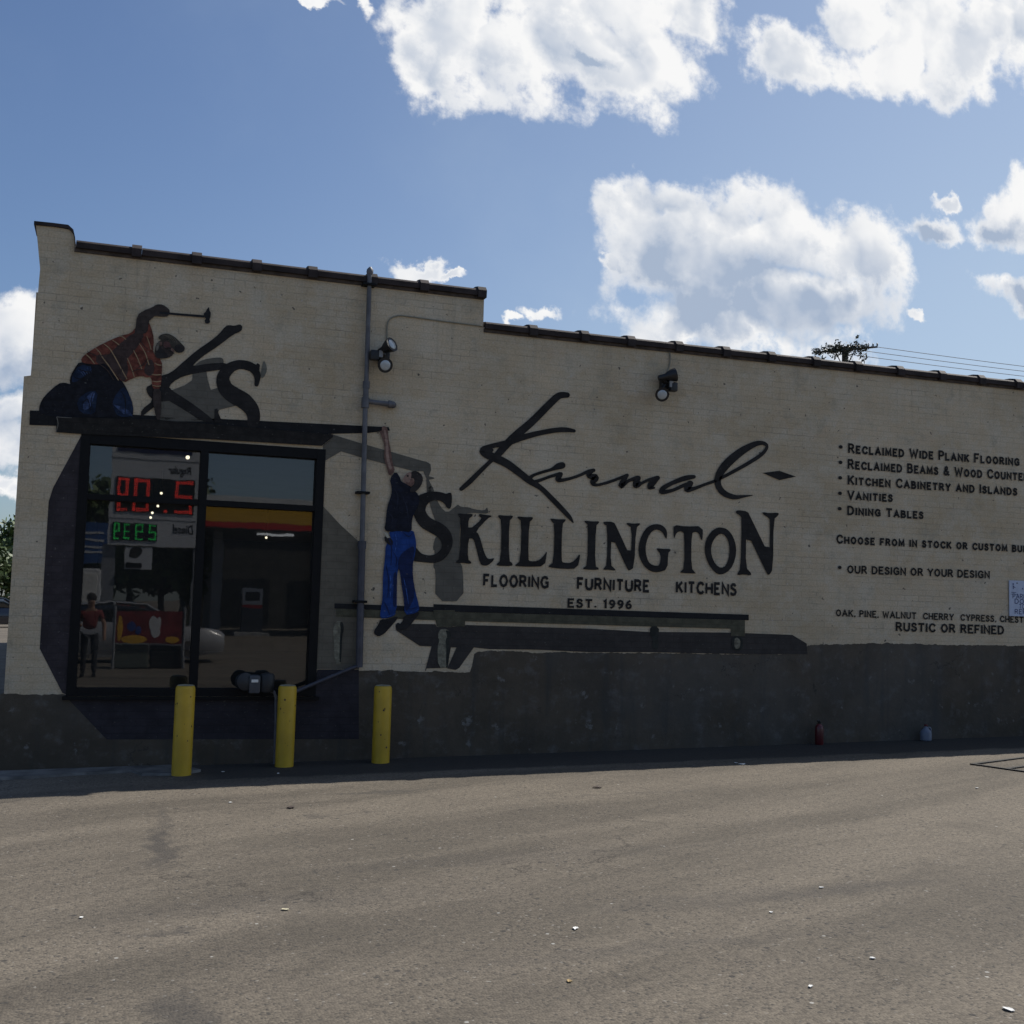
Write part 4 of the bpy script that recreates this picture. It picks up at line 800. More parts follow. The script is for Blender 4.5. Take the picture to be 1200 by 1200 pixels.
# floodlights
def flood(name_label, base, heads, sensor, cable):
    b = W(*base, -.03); o = thing('floodlight', name_label, 'floodlight', b, 0, 'twin floodlights high on the wall')
    bm = bmesh.new(); box(bm, -.06, .06, -.045, .029, -.065, .065, .018); obj('junction_box', bm, M['black'], o, True)
    for tgt, ax in heads:
        t_ = W(*tgt[:2], tgt[2]) - b; ax = Vector(ax).normalized(); s = t_ - ax * .17
        bm = bmesh.new(); tube(bm, [Vector((0, -.04, 0)), s * .6 + Vector((0, -.02, 0)), s], [.022, .022, .026], 10)
        lathe(bm, [(.028, -.03), (.034, 0), (.036, .05), (.05, .08), (.07, .13), (.078, .165), (.078, .172), (.066, .173), (.064, .160), (.002, .158)], s, ax, 24)
        h = obj('lamp_head', bm, M['black'], o, True)
        bm = bmesh.new(); lathe(bm, [(.063, .160), (.055, .172), (.035, .180), (.002, .184)], s, ax, 24); obj('lens', bm, M['bulb'], h, True)
    sp = W(*sensor, -.10) - b
    bm = bmesh.new(); box(bm, sp.x - .045, sp.x + .045, sp.y - .05, sp.y + .03, sp.z - .05, sp.z + .055, .016); tube(bm, [Vector((0, -.03, 0)), (sp + Vector((0, 0, .0))) * .6, sp], .016, 10); obj('motion_sensor', bm, M['black'], o, True)
    bm = bmesh.new(); box(bm, sp.x * .45 - .02, sp.x * .45 + .02, sp.y * .5 - .085, sp.y * .5 - .06, sp.z * .5 - .03, sp.z * .5 + .04, .003); obj('bracket', bm, M['concrete'], o)
    bm = bmesh.new(); pts = [Vector((p.x, p.y, 0)) for p in spline([(x, y, 0) for x, y in cable], 5)]
    tube(bm, [W(p.x, p.y, -.010) - b for p in pts], .0075, 8); obj('cable', bm, M['wire'], o, True)
flood('twin floodlight beside the iron pipe, one lens tilted up to the right', (449.5, 417), [((459.5, 403.5, -.22), (.55, -.75, .35)), ((451.5, 428, -.2), (.05, -.95, -.28))], (438.5, 417), [(454, 407), (453.5, 392), (454, 380), (458, 373), (467, 370), (480, 371), (520, 376.5), (565, 382)])
flood('twin floodlight under the low parapet above the script lettering, one cone turned right', (779, 450), [((791.5, 439, -.15), (.93, -.2, .25)), ((776, 462.5, -.22), (-.25, -.9, -.35))], (788, 454), [(780, 440), (784.5, 428), (785, 415), (780, 408), (770, 404.5), (755, 402)])

# parking sign
M['sign'] = simple('sign_white', (.46, .52, .66), .45, 0, .06); M['sign_ink'] = simple('sign_ink', (.03, .05, .16), .5)
sw = W(1183, 700, -.02); sl, sr = sw.x, sw.x + .62; sz0, sz1 = W(1183, 722, -.02).z, W(1183, 680, -.02).z
SG = thing('wall_sign', 'small white sign with blue lettering screwed to the wall at the right edge', 'sign', (sl, -.012, sz0))
bm = bmesh.new(); box(bm, 0, sr - sl, -.006, .004, 0, sz1 - sz0, .004); obj('plate', bm, M['sign'], SG)
def sg_text(s, x0, x1, z, cap): 
    bm = bmesh.new(); stroke_mesh(bm, s, (Vector((x0, -.0085, z)), Vector((x1, -.0085, z)), cap), sw=.16, serif=False); obj('sign_text', bm, M['sign_ink'], SG, 'raw')
hh = sz1 - sz0
sg_text('PARKING', .05, .40, hh * .50, .055); sg_text('DOWN', .08, .40, hh * .36, .055); sg_text('TO', .15, .24, hh * .22, .055); sg_text('REPAIR', .08, .42, hh * .07, .055)
bm = bmesh.new()   # emblem: small figure above two bars
for (xa, xb, za, zb) in ((.03, .10, .66, .675), (.03, .12, .61, .622), (.055, .065, .76, .86), (.20, .21, .76, .80)): box(bm, xa, xb, -.0095, -.0065, hh * za, hh * zb)
bmesh.ops.create_uvsphere(bm, u_segments=8, v_segments=6, radius=.011, matrix=Matrix.Translation((.06, -.008, hh * .90)) @ Matrix.Diagonal((1, .15, 1, 1))); tube(bm, [(.06, -.008, hh * .84), (.09, -.008, hh * .80)], .004, 6)
obj('emblem', bm, M['sign_ink'], SG)
bm = bmesh.new()
for x in (.12, .5): lathe(bm, [(.009, 0), (.007, .004), (.001, .005)], (x, -.006, hh * .93), (0, -1, 0), 10)
obj('screws', bm, M['frame'], SG)

# red canister and white jug left at the foot of the wall
p = W(960, 868, -.10); M['red'] = simple('red_enamel', (.10, .009, .012), .45, 0, .2, 8, coat=.3)
cn = thing('canister', 'red canister with a black nozzle standing at the foot of the wall', 'canister', (p.x, -.10, gz(p.x)))
bm = bmesh.new(); lathe(bm, [(.05, 0), (.057, .012), (.057, .20), (.05, .23), (.03, .25), (.022, .256)], seg=20); obj('tank', bm, M['red'], cn, True)
bm = bmesh.new(); lathe(bm, [(.021, .254), (.024, .285), (.014, .29), (.012, .305)], seg=14); tube(bm, [(0, 0, .295), (-.03, -.02, .305), (-.05, -.03, .29)], .009, 8); obj('nozzle', bm, M['black'], cn, True)
p = W(1085, 866, -.10); M['jug'] = simple('milky_plastic', (.15, .175, .23), .4, 0, .1, 6)
M['jug_cap'] = simple('jug_cap_red', (.10, .012, .014), .5)
jg = thing('jug', 'pale plastic jug with a red cap on the ground against the wall', 'jug', (p.x, -.10, gz(p.x)))
bm = bmesh.new(); lathe(bm, [(.065, 0), (.078, .012), (.08, .11), (.07, .14), (.03, .18), (.02, .19), (.02, .205)], seg=18); jb = obj('bottle', bm, M['jug'], jg, True)
bm = bmesh.new(); tube(bm, spline([(.02, 0, .185), (.075, 0, .18), (.085, 0, .13), (.074, 0, .09)], 4), .011, 8); obj('handle', bm, M['jug'], jg, True)
bm = bmesh.new(); lathe(bm, [(.024, .206), (.024, .225), (.02, .228)], seg=14); obj('cap', bm, M['jug_cap'], jg, True); jg.scale = (.84, .84, .84); cn.scale = (.85, .85, .92)

# black steel frame lying on the lot
A = G(1138, 896); d1 = (G(1200, 888) - A); d1.z = 0; d1.normalize(); d2 = Vector((d1.y, -d1.x, 0)); d2 = (d2 * .8 + (G(1200, 906.5) - A).normalized() * .2); d2.z = 0; d2.normalize()
FR = thing('steel_frame', 'flat black steel grate frame with cross bars set on the asphalt at right', 'frame', (A.x, A.y, gz(A.x)))
M['steel'] = simple('black_steel', (.010, .010, .011), .6)
def bar(a, b, name):
    bm = bmesh.new(); a = Vector(a); b = Vector(b); d = (b - a).normalized(); s = Vector((-d.y, d.x, 0)) * .02; u = Vector((0, 0, .012))
    c = [bm.verts.new(v + Vector((0, 0, GS * v.x + .002))) for v in (a + s, a - s, b - s, b + s)]; e = [bm.verts.new(v.co + u) for v in c]
    bm.faces.new(c[::-1]); bm.faces.new(e)
    for i in range(4): bm.faces.new((c[i], c[(i + 1) % 4], e[(i + 1) % 4], e[i]))
    obj(name, bm, M['steel'], FR)
bar((0, 0, 0), d2 * 1.15, 'side_rail'); bar(d1 * 1.7 + d2 * .022, d1 * 1.7 + d2 * 1.15, 'side_rail')
for k in (0, .37, .74, 1.11): bar(d1 * .021 + d2 * (k + .02), d1 * 1.679 + d2 * (k + .02), 'cross_bar')

# litter
def flat_bit(name, px, py, size, mat, lab, cat, seed, pts=7):
    g = G(px, py); r = random.Random(seed); bm = bmesh.new(); ring = []
    for k in range(pts):
        a = k * 2 * math.pi / pts; rr = size * r.uniform(.55, 1.1); ring.append((math.cos(a) * rr * 1.4, math.sin(a) * rr, r.uniform(.002, .22) * size))
    lo = [bm.verts.new((x, y, z + .002)) for x, y, z in ring]; hi = [bm.verts.new((x, y, z + .005)) for x, y, z in ring]; c = bm.verts.new((0, 0, size * .28)); d = bm.verts.new((0, 0, size * .28 - .003))
    for k in range(pts): bm.faces.new((hi[k], hi[(k + 1) % pts], c)); bm.faces.new((lo[(k + 1) % pts], lo[k], d)); bm.faces.new((lo[k], lo[(k + 1) % pts], hi[(k + 1) % pts], hi[k]))
    o = obj(name, bm, mat); o.location = (g.x, g.y, gz(g.x) + .001); o.rotation_euler = (0, 0, r.uniform(0, 6)); tag(o, lab, cat, 'litter on the asphalt')
M['leaf_pale'] = simple('pale_leaf', (.62, .56, .38), .8)
for i, (n, px, py, s, m, lab, cat) in enumerate((('dry_leaf', 334, 1067, .024, M['leaf_pale'], 'pale star shaped leaf on the open asphalt left of centre', 'leaf'),
    ('dry_leaf', 667, 1151, .022, M['leaf_dry'], 'curled tan leaf on the near asphalt, below the middle', 'leaf'),
    ('paper_scrap', 675, 1089, .026, M['litter'], 'white paper scrap on the asphalt just above the curled tan leaf', 'litter'),
    ('paper_scrap', 95, 1076, .018, M['litter'], 'tiny white scrap alone on the asphalt at the left', 'litter'),
    ('paper_scrap', 962, 1041, .020, M['litter'], 'white paper scrap in the middle of the right half of the lot', 'litter'),
    ('paper_scrap', 1022, 1124, .020, M['litter'], 'white paper scrap low on the right half of the lot', 'litter'),
    ('paper_scrap', 1182, 1184, .030, M['litter'], 'white paper scrap nearest the lower right corner', 'litter'),
    ('paper_scrap', 950, 1157, .018, M['litter'], 'small white scrap on the near asphalt right of centre', 'litter'),
    ('paper_scrap', 1145, 924, .030, M['litter'], 'white paper scrap in front of the black steel frame', 'litter'),
    ('paper_scrap', 870, 896, .050, M['litter'], 'larger white scrap at the edge of the building’s shadow', 'litter'),
    ('paper_scrap', 862, 894.5, .030, M['litter'], 'smaller white scrap touching the shadow edge beside the larger one', 'litter'),
    ('paper_scrap', 270, 941, .026, M['litter'], 'white scrap just outside the shadow below the second bollard', 'litter'),
    ('paper_scrap', 904, 1070, .016, M['litter'], 'narrow white scrap near the middle of the right half', 'litter'),
    ('bark_piece', 700, 923.5, .050, M['chip'], 'dark flat piece of bark on the asphalt near the shadow edge', 'bark'),
    ('bark_piece', 340, 947, .050, M['chip'], 'dark crumpled piece on the asphalt in front of the second bollard', 'bark'),
    ('paper_scrap', 326, 907, .022, M['litter'], 'white scrap in the shade at the foot of the second bollard', 'litter'),
    ('paper_scrap', 261, 905, .024, M['litter'], 'white scrap in the shade between the two left bollards', 'litter'))):
    flat_bit(n, px, py, s * .66, m, lab, cat, i + 20)

# ------------------------------------------------------------------ beyond the building
M['bark'] = simple('bark', (.06, .048, .036), .9, 0, .3, 9, bump=.6)
def foliage(name, cols):
    m, t, b = new_mat(name); oi = t.add('ShaderNodeNewGeometry')
    c = t.mix(t.ramp(oi.outputs['Random Per Island'], 0, 1, 0, 1, False), cols[0], cols[1]); t.link(c, b.inputs['Base Color']); b.inputs['Roughness'].default_value = .55
    return m
M['leaf'] = foliage('tree_leaves', ((.030, .055, .018), (.085, .125, .035))); M['leaf_v'] = foliage('vine_leaves', ((.035, .040, .028), (.085, .09, .06)))
def leaf(bm, c, s, r):
    n = Vector((r.gauss(0, 1), r.gauss(0, 1), r.gauss(.4, 1))).normalized(); u = n.orthogonal().normalized(); u = Matrix.Rotation(r.uniform(0, 6.28), 3, n) @ u; v = n.cross(u)
    bm.faces.new([bm.verts.new(c + u * a * s + v * b * s) for a, b in ((-1, 0), (-.3, .45), (.5, .38), (1, 0), (.5, -.38), (-.3, -.45))])
def tree(loc, h, rad, seed, lab, nleaf=5200, group=None, ls=.16):
    r = random.Random(seed); o = thing('tree', lab, 'tree', loc, 0, group); bm = bmesh.new(); th = h * .42
    tube(bm, [(0, 0, -.1), (.05, .02, th * .5), (.0, .08, th), (.1, .1, h * .8)], [h * .035, h * .026, h * .02, h * .006], 10); tips = []
    for k in range(11):
        a = k * 2.4 + r.uniform(-.3, .3); z = th * r.uniform(.75, 1.5); L = rad * r.uniform(.6, .95); up = r.uniform(.15, .9)
        e = Vector((math.cos(a) * L, math.sin(a) * L, min(z + L * up, h * .93))); m_ = Vector((math.cos(a) * L * .5, math.sin(a) * L * .5, z + (e.z - z) * .35))
        tube(bm, [(0, .04, z), m_, e], [h * .011, h * .007, h * .002], 7); tips += [e, m_ * .5 + e * .5]
    tips.append(Vector((0, 0, h * .9)))
    obj('trunk', bm, M['bark'], o, True); bm = bmesh.new()
    cl = [(t_ + Vector((r.gauss(0, .3), r.gauss(0, .3), r.gauss(0, .3))) * rad * .3, rad * r.uniform(.2, .36)) for t_ in tips for _ in range(2)]
    for _ in range(nleaf):
        c, cr = r.choice(cl); d = Vector((r.gauss(0, 1), r.gauss(0, 1), r.gauss(0, .8))); d = d.normalized() * cr * r.uniform(.3, 1.05) ** .6
        leaf(bm, c + d, ls * r.uniform(.7, 1.3), r)
    obj('crown', bm, M['leaf'], o, 'raw'); return o
tree((-7.2, 60, -.1), 5.1, 3.5, 5, 'dense green street tree beyond the parked cars at the left corner', 15000, ls=.17)
tree((-13.5, 66, -.1), 6.5, 4.0, 6, 'second street tree farther left and farther back than the corner tree', 3000, ls=.2)

def car(name, lab, loc, rz, col, group=None):
    o = thing(name, lab, 'car', loc, rz, group); paintm = simple('car_paint', col, .25, 0, .04, 3, coat=1); gl = simple('car_glass', (.012, .014, .016), .06, 0, .1, coat=1)
    def loft(bm, st):
        prev = None
        for (x, w, zb, zt, wt) in st:
            ring = [bm.verts.new((x, sy * ww, z)) for sy, ww, z in ((-1, w * .93, zb), (-1, w, zb + (zt - zb) * .35), (-1, w * .98, zb + (zt - zb) * .75), (-1, wt, zt), (0, wt * .0, zt + .02), (1, wt, zt), (1, w * .98, zb + (zt - zb) * .75), (1, w, zb + (zt - zb) * .35), (1, w * .93, zb))]
            if prev:
                for k in range(len(ring)): bm.faces.new((prev[k], prev[(k + 1) % len(ring)], ring[(k + 1) % len(ring)], ring[k]))
            else: bm.faces.new(ring[::-1])
            prev = ring
        bm.faces.new(prev)
    bm = bmesh.new(); loft(bm, [(-2.2, .72, .38, .80, .66), (-2.1, .84, .27, .92, .74), (-1.5, .88, .22, .96, .78), (-.6, .89, .2, .95, .80), (.8, .89, .2, .93, .79), (1.6, .87, .22, .86, .74), (2.14, .82, .26, .78, .68), (2.23, .76, .32, .70, .64)]); obj('body', bm, paintm, o, True)
    bm = bmesh.new(); loft(bm, [(-1.75, .70, .90, .95, .66), (-1.15, .76, .9, 1.36, .56), (-.3, .77, .9, 1.44, .58), (.35, .77, .9, 1.40, .56), (1.15, .72, .88, .93, .64)]); obj('cabin_glass', bm, gl, o, True)
    bm = bmesh.new(); loft(bm, [(-1.18, .575, 1.345, 1.385, .52), (-.3, .60, 1.43, 1.465, .54), (.40, .575, 1.385, 1.42, .52)]); obj('roof', bm, paintm, o, True)
    bm = bmesh.new()
    for s in (-1, 1):
        for (x0_, z0_, x1_, z1_, y0_, y1_) in ((.38, 1.40, 1.18, .93, .575, .70), (-1.16, 1.365, -1.75, .94, .575, .69), (-.35, 1.43, -.33, .93, .6, .785)): tube(bm, [(x0_, s * y0_, z0_), (x1_, s * y1_, z1_)], .035, 6)
    obj('pillars', bm, paintm, o)
    for x in (-1.38, 1.38):
        for s in (-1, 1):
            bm = bmesh.new(); lathe(bm, [(.2, -.1), (.31, -.1), (.335, -.06), (.335, .06), (.31, .1), (.2, .1)], (x, s * .80, .335), (0, 1, 0), 24); w = obj('wheel', bm, M['black'], o, True)
            bm = bmesh.new(); lathe(bm, [(.2, .0), (.2, .095), (.15, .085), (.05, .10), (.002, .105)], (x, s * .80, .335), (0, s, 0), 20); obj('rim', bm, simple('alloy', (.4, .4, .42), .35, 1), w, True)
    for s in (-1, 1):
        bm = bmesh.new(); box(bm, 2.0, 2.17, s * .44, s * .72, .60, .70, .03); obj('headlight', bm, M['bulb'], o, True)
        bm = bmesh.new(); box(bm, -2.19, -2.08, s * .48, s * .76, .70, .84, .02); obj('tail_light', bm, M['red'], o, True)
    return o
car('parked_car', 'dark blue car parked past the left corner of the building', (-4.7, 49, gz(-5)), math.radians(4), (.012, .016, .028), 'cars beyond the left corner')
car('parked_car', 'white car standing behind the dark blue parked car', (-6.2, 55, gz(-6)), math.radians(6), (.75, .75, .73), 'cars beyond the left corner')

# utility pole with a vine grown over its cross-arm
up = W(990, 410, 33); UP = thing('utility_pole', 'wooden utility pole behind the parapet, cross-arm overgrown with a leafy vine', 'utility pole', (up.x, up.y, 0))
bm = bmesh.new(); tube(bm, [(0, 0, -.3), (0, 0, 6), (0, 0, up.z + .1)], [.17, .15, .13], 12); obj('pole', bm, M['bark'], UP, True)
ca, cb = W(957, 413, 33.3) - UP.location, W(1028, 406.5, 32.7) - UP.location
bm = bmesh.new(); tube(bm, [ca, (ca + cb) / 2, cb], [.04, .055, .045], 8); obj('cross_arm', bm, M['bark'], UP, True)
bm = bmesh.new(); tube(bm, [ca * .45 + cb * .55 + Vector((.25, 0, -.05)), (.10, 0, up.z - .75)], .025, 8); tube(bm, [ca * .7 + cb * .3, (-.1, 0, up.z - .8)], .025, 8); obj('brace', bm, M['bark'], UP, True)
ins = []
for k, f in enumerate((.93, 1.0)):
    c = ca * (1 - f) + cb * f; bm = bmesh.new(); lathe(bm, [(.02, 0), (.045, .06), (.03, .09), (.045, .12), (.01, .16)], c + Vector((0, 0, .03)), (0, 0, 1), 10); obj('insulator', bm, M['meter'], UP, True); ins.append(c + Vector((0, 0, .16)))
r = random.Random(11); bm = bmesh.new()
for _ in range(900):
    f = min(.80, max(-.03, r.gauss(.42, .23))); c = ca * (1 - f) + cb * f + Vector((r.gauss(0, .07), r.gauss(0, .1), r.gauss(.04, .10)))
    leaf(bm, c, r.uniform(.05, .085), r)
for (f, dz, n, sp) in ((.03, -.05, 26, .07), (.10, -.28, 22, .06), (.2, .26, 26, .08), (.36, .24, 40, .09), (.68, .52, 20, .06), (.64, .30, 22, .06), (.72, -.32, 34, .10), (.80, -.45, 26, .09), (.76, -.6, 16, .08), (.3, -.3, 26, .07)):
    for _ in range(n): leaf(bm, ca * (1 - f) + cb * f + Vector((r.gauss(0, sp), r.gauss(0, sp), dz + r.gauss(0, sp))), r.uniform(.045, .075), r)
for _ in range(320): leaf(bm, Vector((r.gauss(0, .12), r.gauss(-.12, .1), up.z - r.uniform(0, 1.6))), r.uniform(.05, .085), r)
obj('vine', bm, M['leaf_v'], UP, 'raw')
M['cable'] = simple('overhead_cable', (.12, .12, .13), .6)
for k, (px0, py0, px1, py1, lab) in enumerate(((1027, 406.5, 1200, 424.5, 'uppermost overhead wire running right from the vine covered pole'), (1030, 412.5, 1200, 430, 'middle overhead wire running right above the parapet'), (1022, 419, 1200, 436.5, 'lowest overhead wire just above the parapet'))):
    a = W(px0, py0, 32.7 + .25 * k); b = W(px1, py1, 32.7 + .25 * k); d = b - a
    if k: a = W(990 + 3, py0 - 4.0, 32.9 + .15 * k)
    e = b + d * 2.2; pts = [a + (e - a) * (i / 12) + Vector((0, 0, -.25 * math.sin(math.pi * i / 12))) for i in range(13)]
    bm = bmesh.new(); tube(bm, pts, .014, 6); tag(obj('overhead_wire', bm, M['cable'], None, True), lab, 'wire', 'overhead wires')

# ------------------------------------------------------------------ the filling station across the lot, seen mirrored in the shop window
def RF(px, py, v):
    "photograph pixel of a reflection whose mirror image lies on the plane Y = v -> the real point in front of the glass"
    p = W(px, py, v); return Vector((p.x, 2 * GY - p.y, p.z))
M['white_panel'] = simple('white_sign_panel', (.60, .61, .63), .5, 0, .06); M['blue_panel'] = simple('blue_panel', (.012, .025, .10), .45); M['screen'] = simple('screen_black', (.008, .008, .008), .4)
M['led_r'] = simple('red_led', (.3, .01, .01), .5, emit=(1, .06, .04), es=1.5); M['led_g'] = simple('green_led', (.01, .3, .03), .5, emit=(.05, 1, .2), es=.9); M['grey_post'] = simple('grey_post', (.24, .25, .27), .5)
M['can_y'] = simple('canopy_yellow', (.72, .40, .03), .45); M['can_r'] = simple('canopy_red', (.55, .025, .02), .45); M['can_w'] = simple('canopy_white', (.72, .72, .70), .5); M['soffit'] = simple('canopy_soffit', (.12, .12, .12), .7)
v = 20
s0 = RF(126, 640, v); PS = thing('fuel_price_sign', 'white fuel price sign with red and green figures, mirrored in the window', 'price sign', (s0.x, s0.y, gz(s0.x)))
L_ = PS.location
def panel(name, x0, x1, z0_, z1_, y, th, mat, parent=PS, bev=0): bm = bmesh.new(); box(bm, x0 - L_.x, x1 - L_.x, y - th - L_.y, y - L_.y, z0_ - L_.z, z1_ - L_.z, bev); return obj(name, bm, mat, parent)
def pr(px, py): return RF(px, py, v)
yf = s0.y
panel('cabinet', pr(126, 640).x, pr(232, 640).x, pr(126, 638).z, 6.5, yf, .45, M['white_panel'])
panel('brand_panel', pr(139, 520).x, pr(226, 520).x, pr(226, 534).z, 6.42, yf + .015, .012, M['blue_panel'])
for (py) in (535.5, 606.5):
    panel('trim_strip', pr(128, 590).x, pr(231, 590).x, pr(128, py).z - .012, pr(128, py).z + .012, yf + .008, .006, M['grey_post'])
RS = panel('price_screen', pr(136, 580).x, pr(228, 580).x, pr(180, 601).z, pr(180, 561).z, yf + .02, .015, M['screen']); GSn = panel('price_screen', pr(132, 625).x, pr(184, 625).x, pr(158, 633.5).z, pr(158, 613).z, yf + .02, .015, M['screen'])
SEG = {'0': 'abcdef', '1': 'bc', '2': 'abged', '3': 'abgcd', '4': 'fgbc', '5': 'afgcd', '6': 'afgedc', '8': 'abcdefg', '9': 'abcdfg'}
def digit(bm, ch, x0, x1, z0_, z1_, y, t=.05):
    "x0 is the digit's left side for a reader facing the sign (toward +X here), x1 its right side"
    w = x1 - x0; zm = (z0_ + z1_) / 2; sg = -1 if w < 0 else 1
    S_ = {'a': (x0, x1, z1_ - t, z1_), 'd': (x0, x1, z0_, z0_ + t), 'g': (x0, x1, zm - t / 2, zm + t / 2), 'f': (x0, x0 + sg * t, zm, z1_), 'e': (x0, x0 + sg * t, z0_, zm), 'b': (x1 - sg * t, x1, zm, z1_), 'c': (x1 - sg * t, x1, z0_, zm)}
    for s in SEG[ch]:
        a, b, c, d = S_[s]; a, b = min(a, b), max(a, b)
        # rows of small LEDs
        n1 = max(1, round((b - a) / .045)); n2 = max(1, round((d - c) / .045))
        for i in range(n1):
            for j in range(n2): box(bm, a + (b - a) * (i + .12) / n1 - L_.x, a + (b - a) * (i + .88) / n1 - L_.x, y - .004 - L_.y, y - L_.y, c + (d - c) * (j + .12) / n2 - L_.z, c + (d - c) * (j + .88) / n2 - L_.z)
for ch, a, b in (('2', 226, 205), ('0', 175, 156), ('9', 150, 138)):
    bm = bmesh.new(); digit(bm, ch, pr(a, 580).x, pr(b, 580).x, pr(180, 600).z, pr(180, 562.5).z, yf + .03, .085 if ch != '9' else .07); obj('led_figure', bm, M['led_r'], RS)
bm = bmesh.new(); box(bm, pr(192, 580).x - L_.x, pr(196, 580).x - L_.x, yf + .021 - L_.y, yf + .03 - L_.y, pr(180, 600).z - L_.z, pr(180, 597).z - L_.z); obj('led_point', bm, M['led_r'], RS)
for ch, a, b in (('2', 183, 174), ('9', 168, 158), ('3', 152, 145), ('9', 140, 134)):
    bm = bmesh.new(); digit(bm, ch, pr(a, 622).x, pr(b, 622).x, pr(158, 632.5).z, pr(158, 614).z, yf + .03, .045); obj('led_figure', bm, M['led_g'], GSn)
def mtext(s, a, b, cap, y, mat, parent, base=None):
    p0, p1 = pr(*a), pr(*b); o2 = base or L_; p0 = Vector((p0.x, y, p0.z)) - o2; p1 = Vector((p1.x, y, p1.z)) - o2
    bm = bmesh.new(); text_mesh(bm, s, (p0, p1, cap), bold=.02); return obj('sign_text', bm, mat, parent, 'raw')
mtext('Regular', (224, 557), (197, 555.2), .21, yf + .006, M['screen'], PS); mtext('Diesel', (226, 626), (202, 624.8), .23, yf + .006, M['screen'], PS)
for a, b in ((117, 133), (224.5, 230.5)): panel('post', pr(a, 700).x, pr(b, 700).x, gz(0) - .2, 6.3 if a > 200 else pr(126, 637).z, yf - .10, .25, M['grey_post'])
PO = panel('poster', pr(146, 650).x, pr(178, 650).x, pr(160, 668).z, pr(160, 641).z, yf - .02, .05, M['white_panel'])
bm = bmesh.new(); c = Vector((pr(158, 650).x, yf - .018, pr(158, 650).z)) - L_
for (dx, dz, rx, rz_) in ((0, .05, .15, .16), (.08, .09, .10, .12), (-.08, .02, .08, .10)): bmesh.ops.create_uvsphere(bm, u_segments=12, v_segments=8, radius=1, matrix=Matrix.Translation(c + Vector((dx, 0, dz))) @ Matrix.Diagonal((rx, .004, rz_, 1)))
box(bm, c.x - .22, c.x + .2, c.y - .002, c.y + .004, c.z - .36, c.z - .22, .05); obj('poster_picture', bm, M['hair'], PO)

# canopy
v = 35; c0 = RF(238, 592, v); CP = thing('station_canopy', 'yellow and red filling station canopy, mirrored in the right window pane', 'canopy', (c0.x - 2.2, c0.y, 0)); L_ = CP.location
x0_, x1_ = L_.x, L_.x + 17
def cz(py): return RF(300, py, v).z
zb = [cz(619.5), cz(612.5), cz(594.5), cz(583)]
for nm, a, b, m, yo in (('red_band', 0, 1, 'can_r', 0), ('yellow_band', 1, 2, 'can_y', .004), ('white_band', 2, 3, 'can_w', 0)):
    bm = bmesh.new(); box(bm, 0, 17, -8 - yo, yo, zb[a] + .002, zb[b] - .002); obj(nm, bm, M[m], CP)
bm = bmesh.new(); box(bm, .1, 16.9, -7.9, -.1, zb[0] - .06, zb[0] - .002); obj('soffit', bm, M['soffit'], CP)
for x in (3.0, 12.0):
    for y in (-2.0, -6.0): bm = bmesh.new(); box(bm, x - .2, x + .2, y - .2, y + .2, -.1, zb[0] - .061, .02); obj('column', bm, M['grey_post'], CP)
M['tube'] = simple('lit_tube', (1, 1, 1), .5, emit=(.9, .95, 1), es=1.6)
bm = bmesh.new(); box(bm, RF(306, 624, v).x - L_.x, RF(350, 627, v).x - L_.x, -1.6, -1.2, zb[0] - .14, zb[0] - .07, .02); obj('strip_light', bm, M['tube'], CP)
def pump(px, v_, lab):
    p = RF(px, 780, v_); o = thing('fuel_pump', lab, 'fuel pump', (p.x, p.y, gz(p.x)), 0, 'fuel pumps under the canopy')
    bm = bmesh.new(); box(bm, -.7, .7, -.45, .45, -.05, .14, .03); obj('island', bm, M['concrete'], o)
    bm = bmesh.new(); box(bm, -.42, .42, -.3, .3, .141, 1.15, .04); obj('cabinet', bm, M['meter'], o)
    bm = bmesh.new(); box(bm, -.40, .40, -.28, .28, 1.151, 1.28, .02); obj('trim', bm, M['can_r'], o)
    bm = bmesh.new(); box(bm, -.40, .40, -.26, .26, 1.281, 1.95, .05); h = obj('head', bm, M['white_panel'], o)
    bm = bmesh.new(); box(bm, -.28, .28, .261, .27, 1.45, 1.8, .01); obj('display', bm, M['screen'], h)
    for s in (-1, 1): bm = bmesh.new(); tube(bm, spline([(s * .43, 0, 1.7), (s * .62, .1, 1.3), (s * .66, .1, .6), (s * .5, .1, .45), (s * .44, .12, .95)], 5), .025, 8); obj('hose', bm, M['black'], o, True)
    return o
pump(292, 36.5, 'white headed fuel pump mirrored in the right window pane, nearest the canopy column'); pump(395, 36.5, 'second fuel pump farther along under the mirrored canopy')
SB = thing('station_shop', 'dark fronted station shop behind the fuel pumps', 'building', (L_.x + 2.4, -47, 0))
M['shopwall'] = simple('shop_wall', (.05, .048, .042), .8, 0, .2, 1); M['shopglass'] = simple('shop_glazing', (.02, .022, .024), .1)
bm = bmesh.new(); box(bm, 0, 20, -6, 0, -.1, 5.2); obj('wall', bm, M['shopwall'], SB)
bm = bmesh.new(); box(bm, -.3, 20.3, -6.3, .3, 5.201, 5.5); obj('roof', bm, M['roof'], SB)
for x in (1, 5, 9, 13): bm = bmesh.new(); box(bm, x, x + 3, .002, .06, .4, 2.6); obj('shop_window', bm, M['shopglass'], SB)

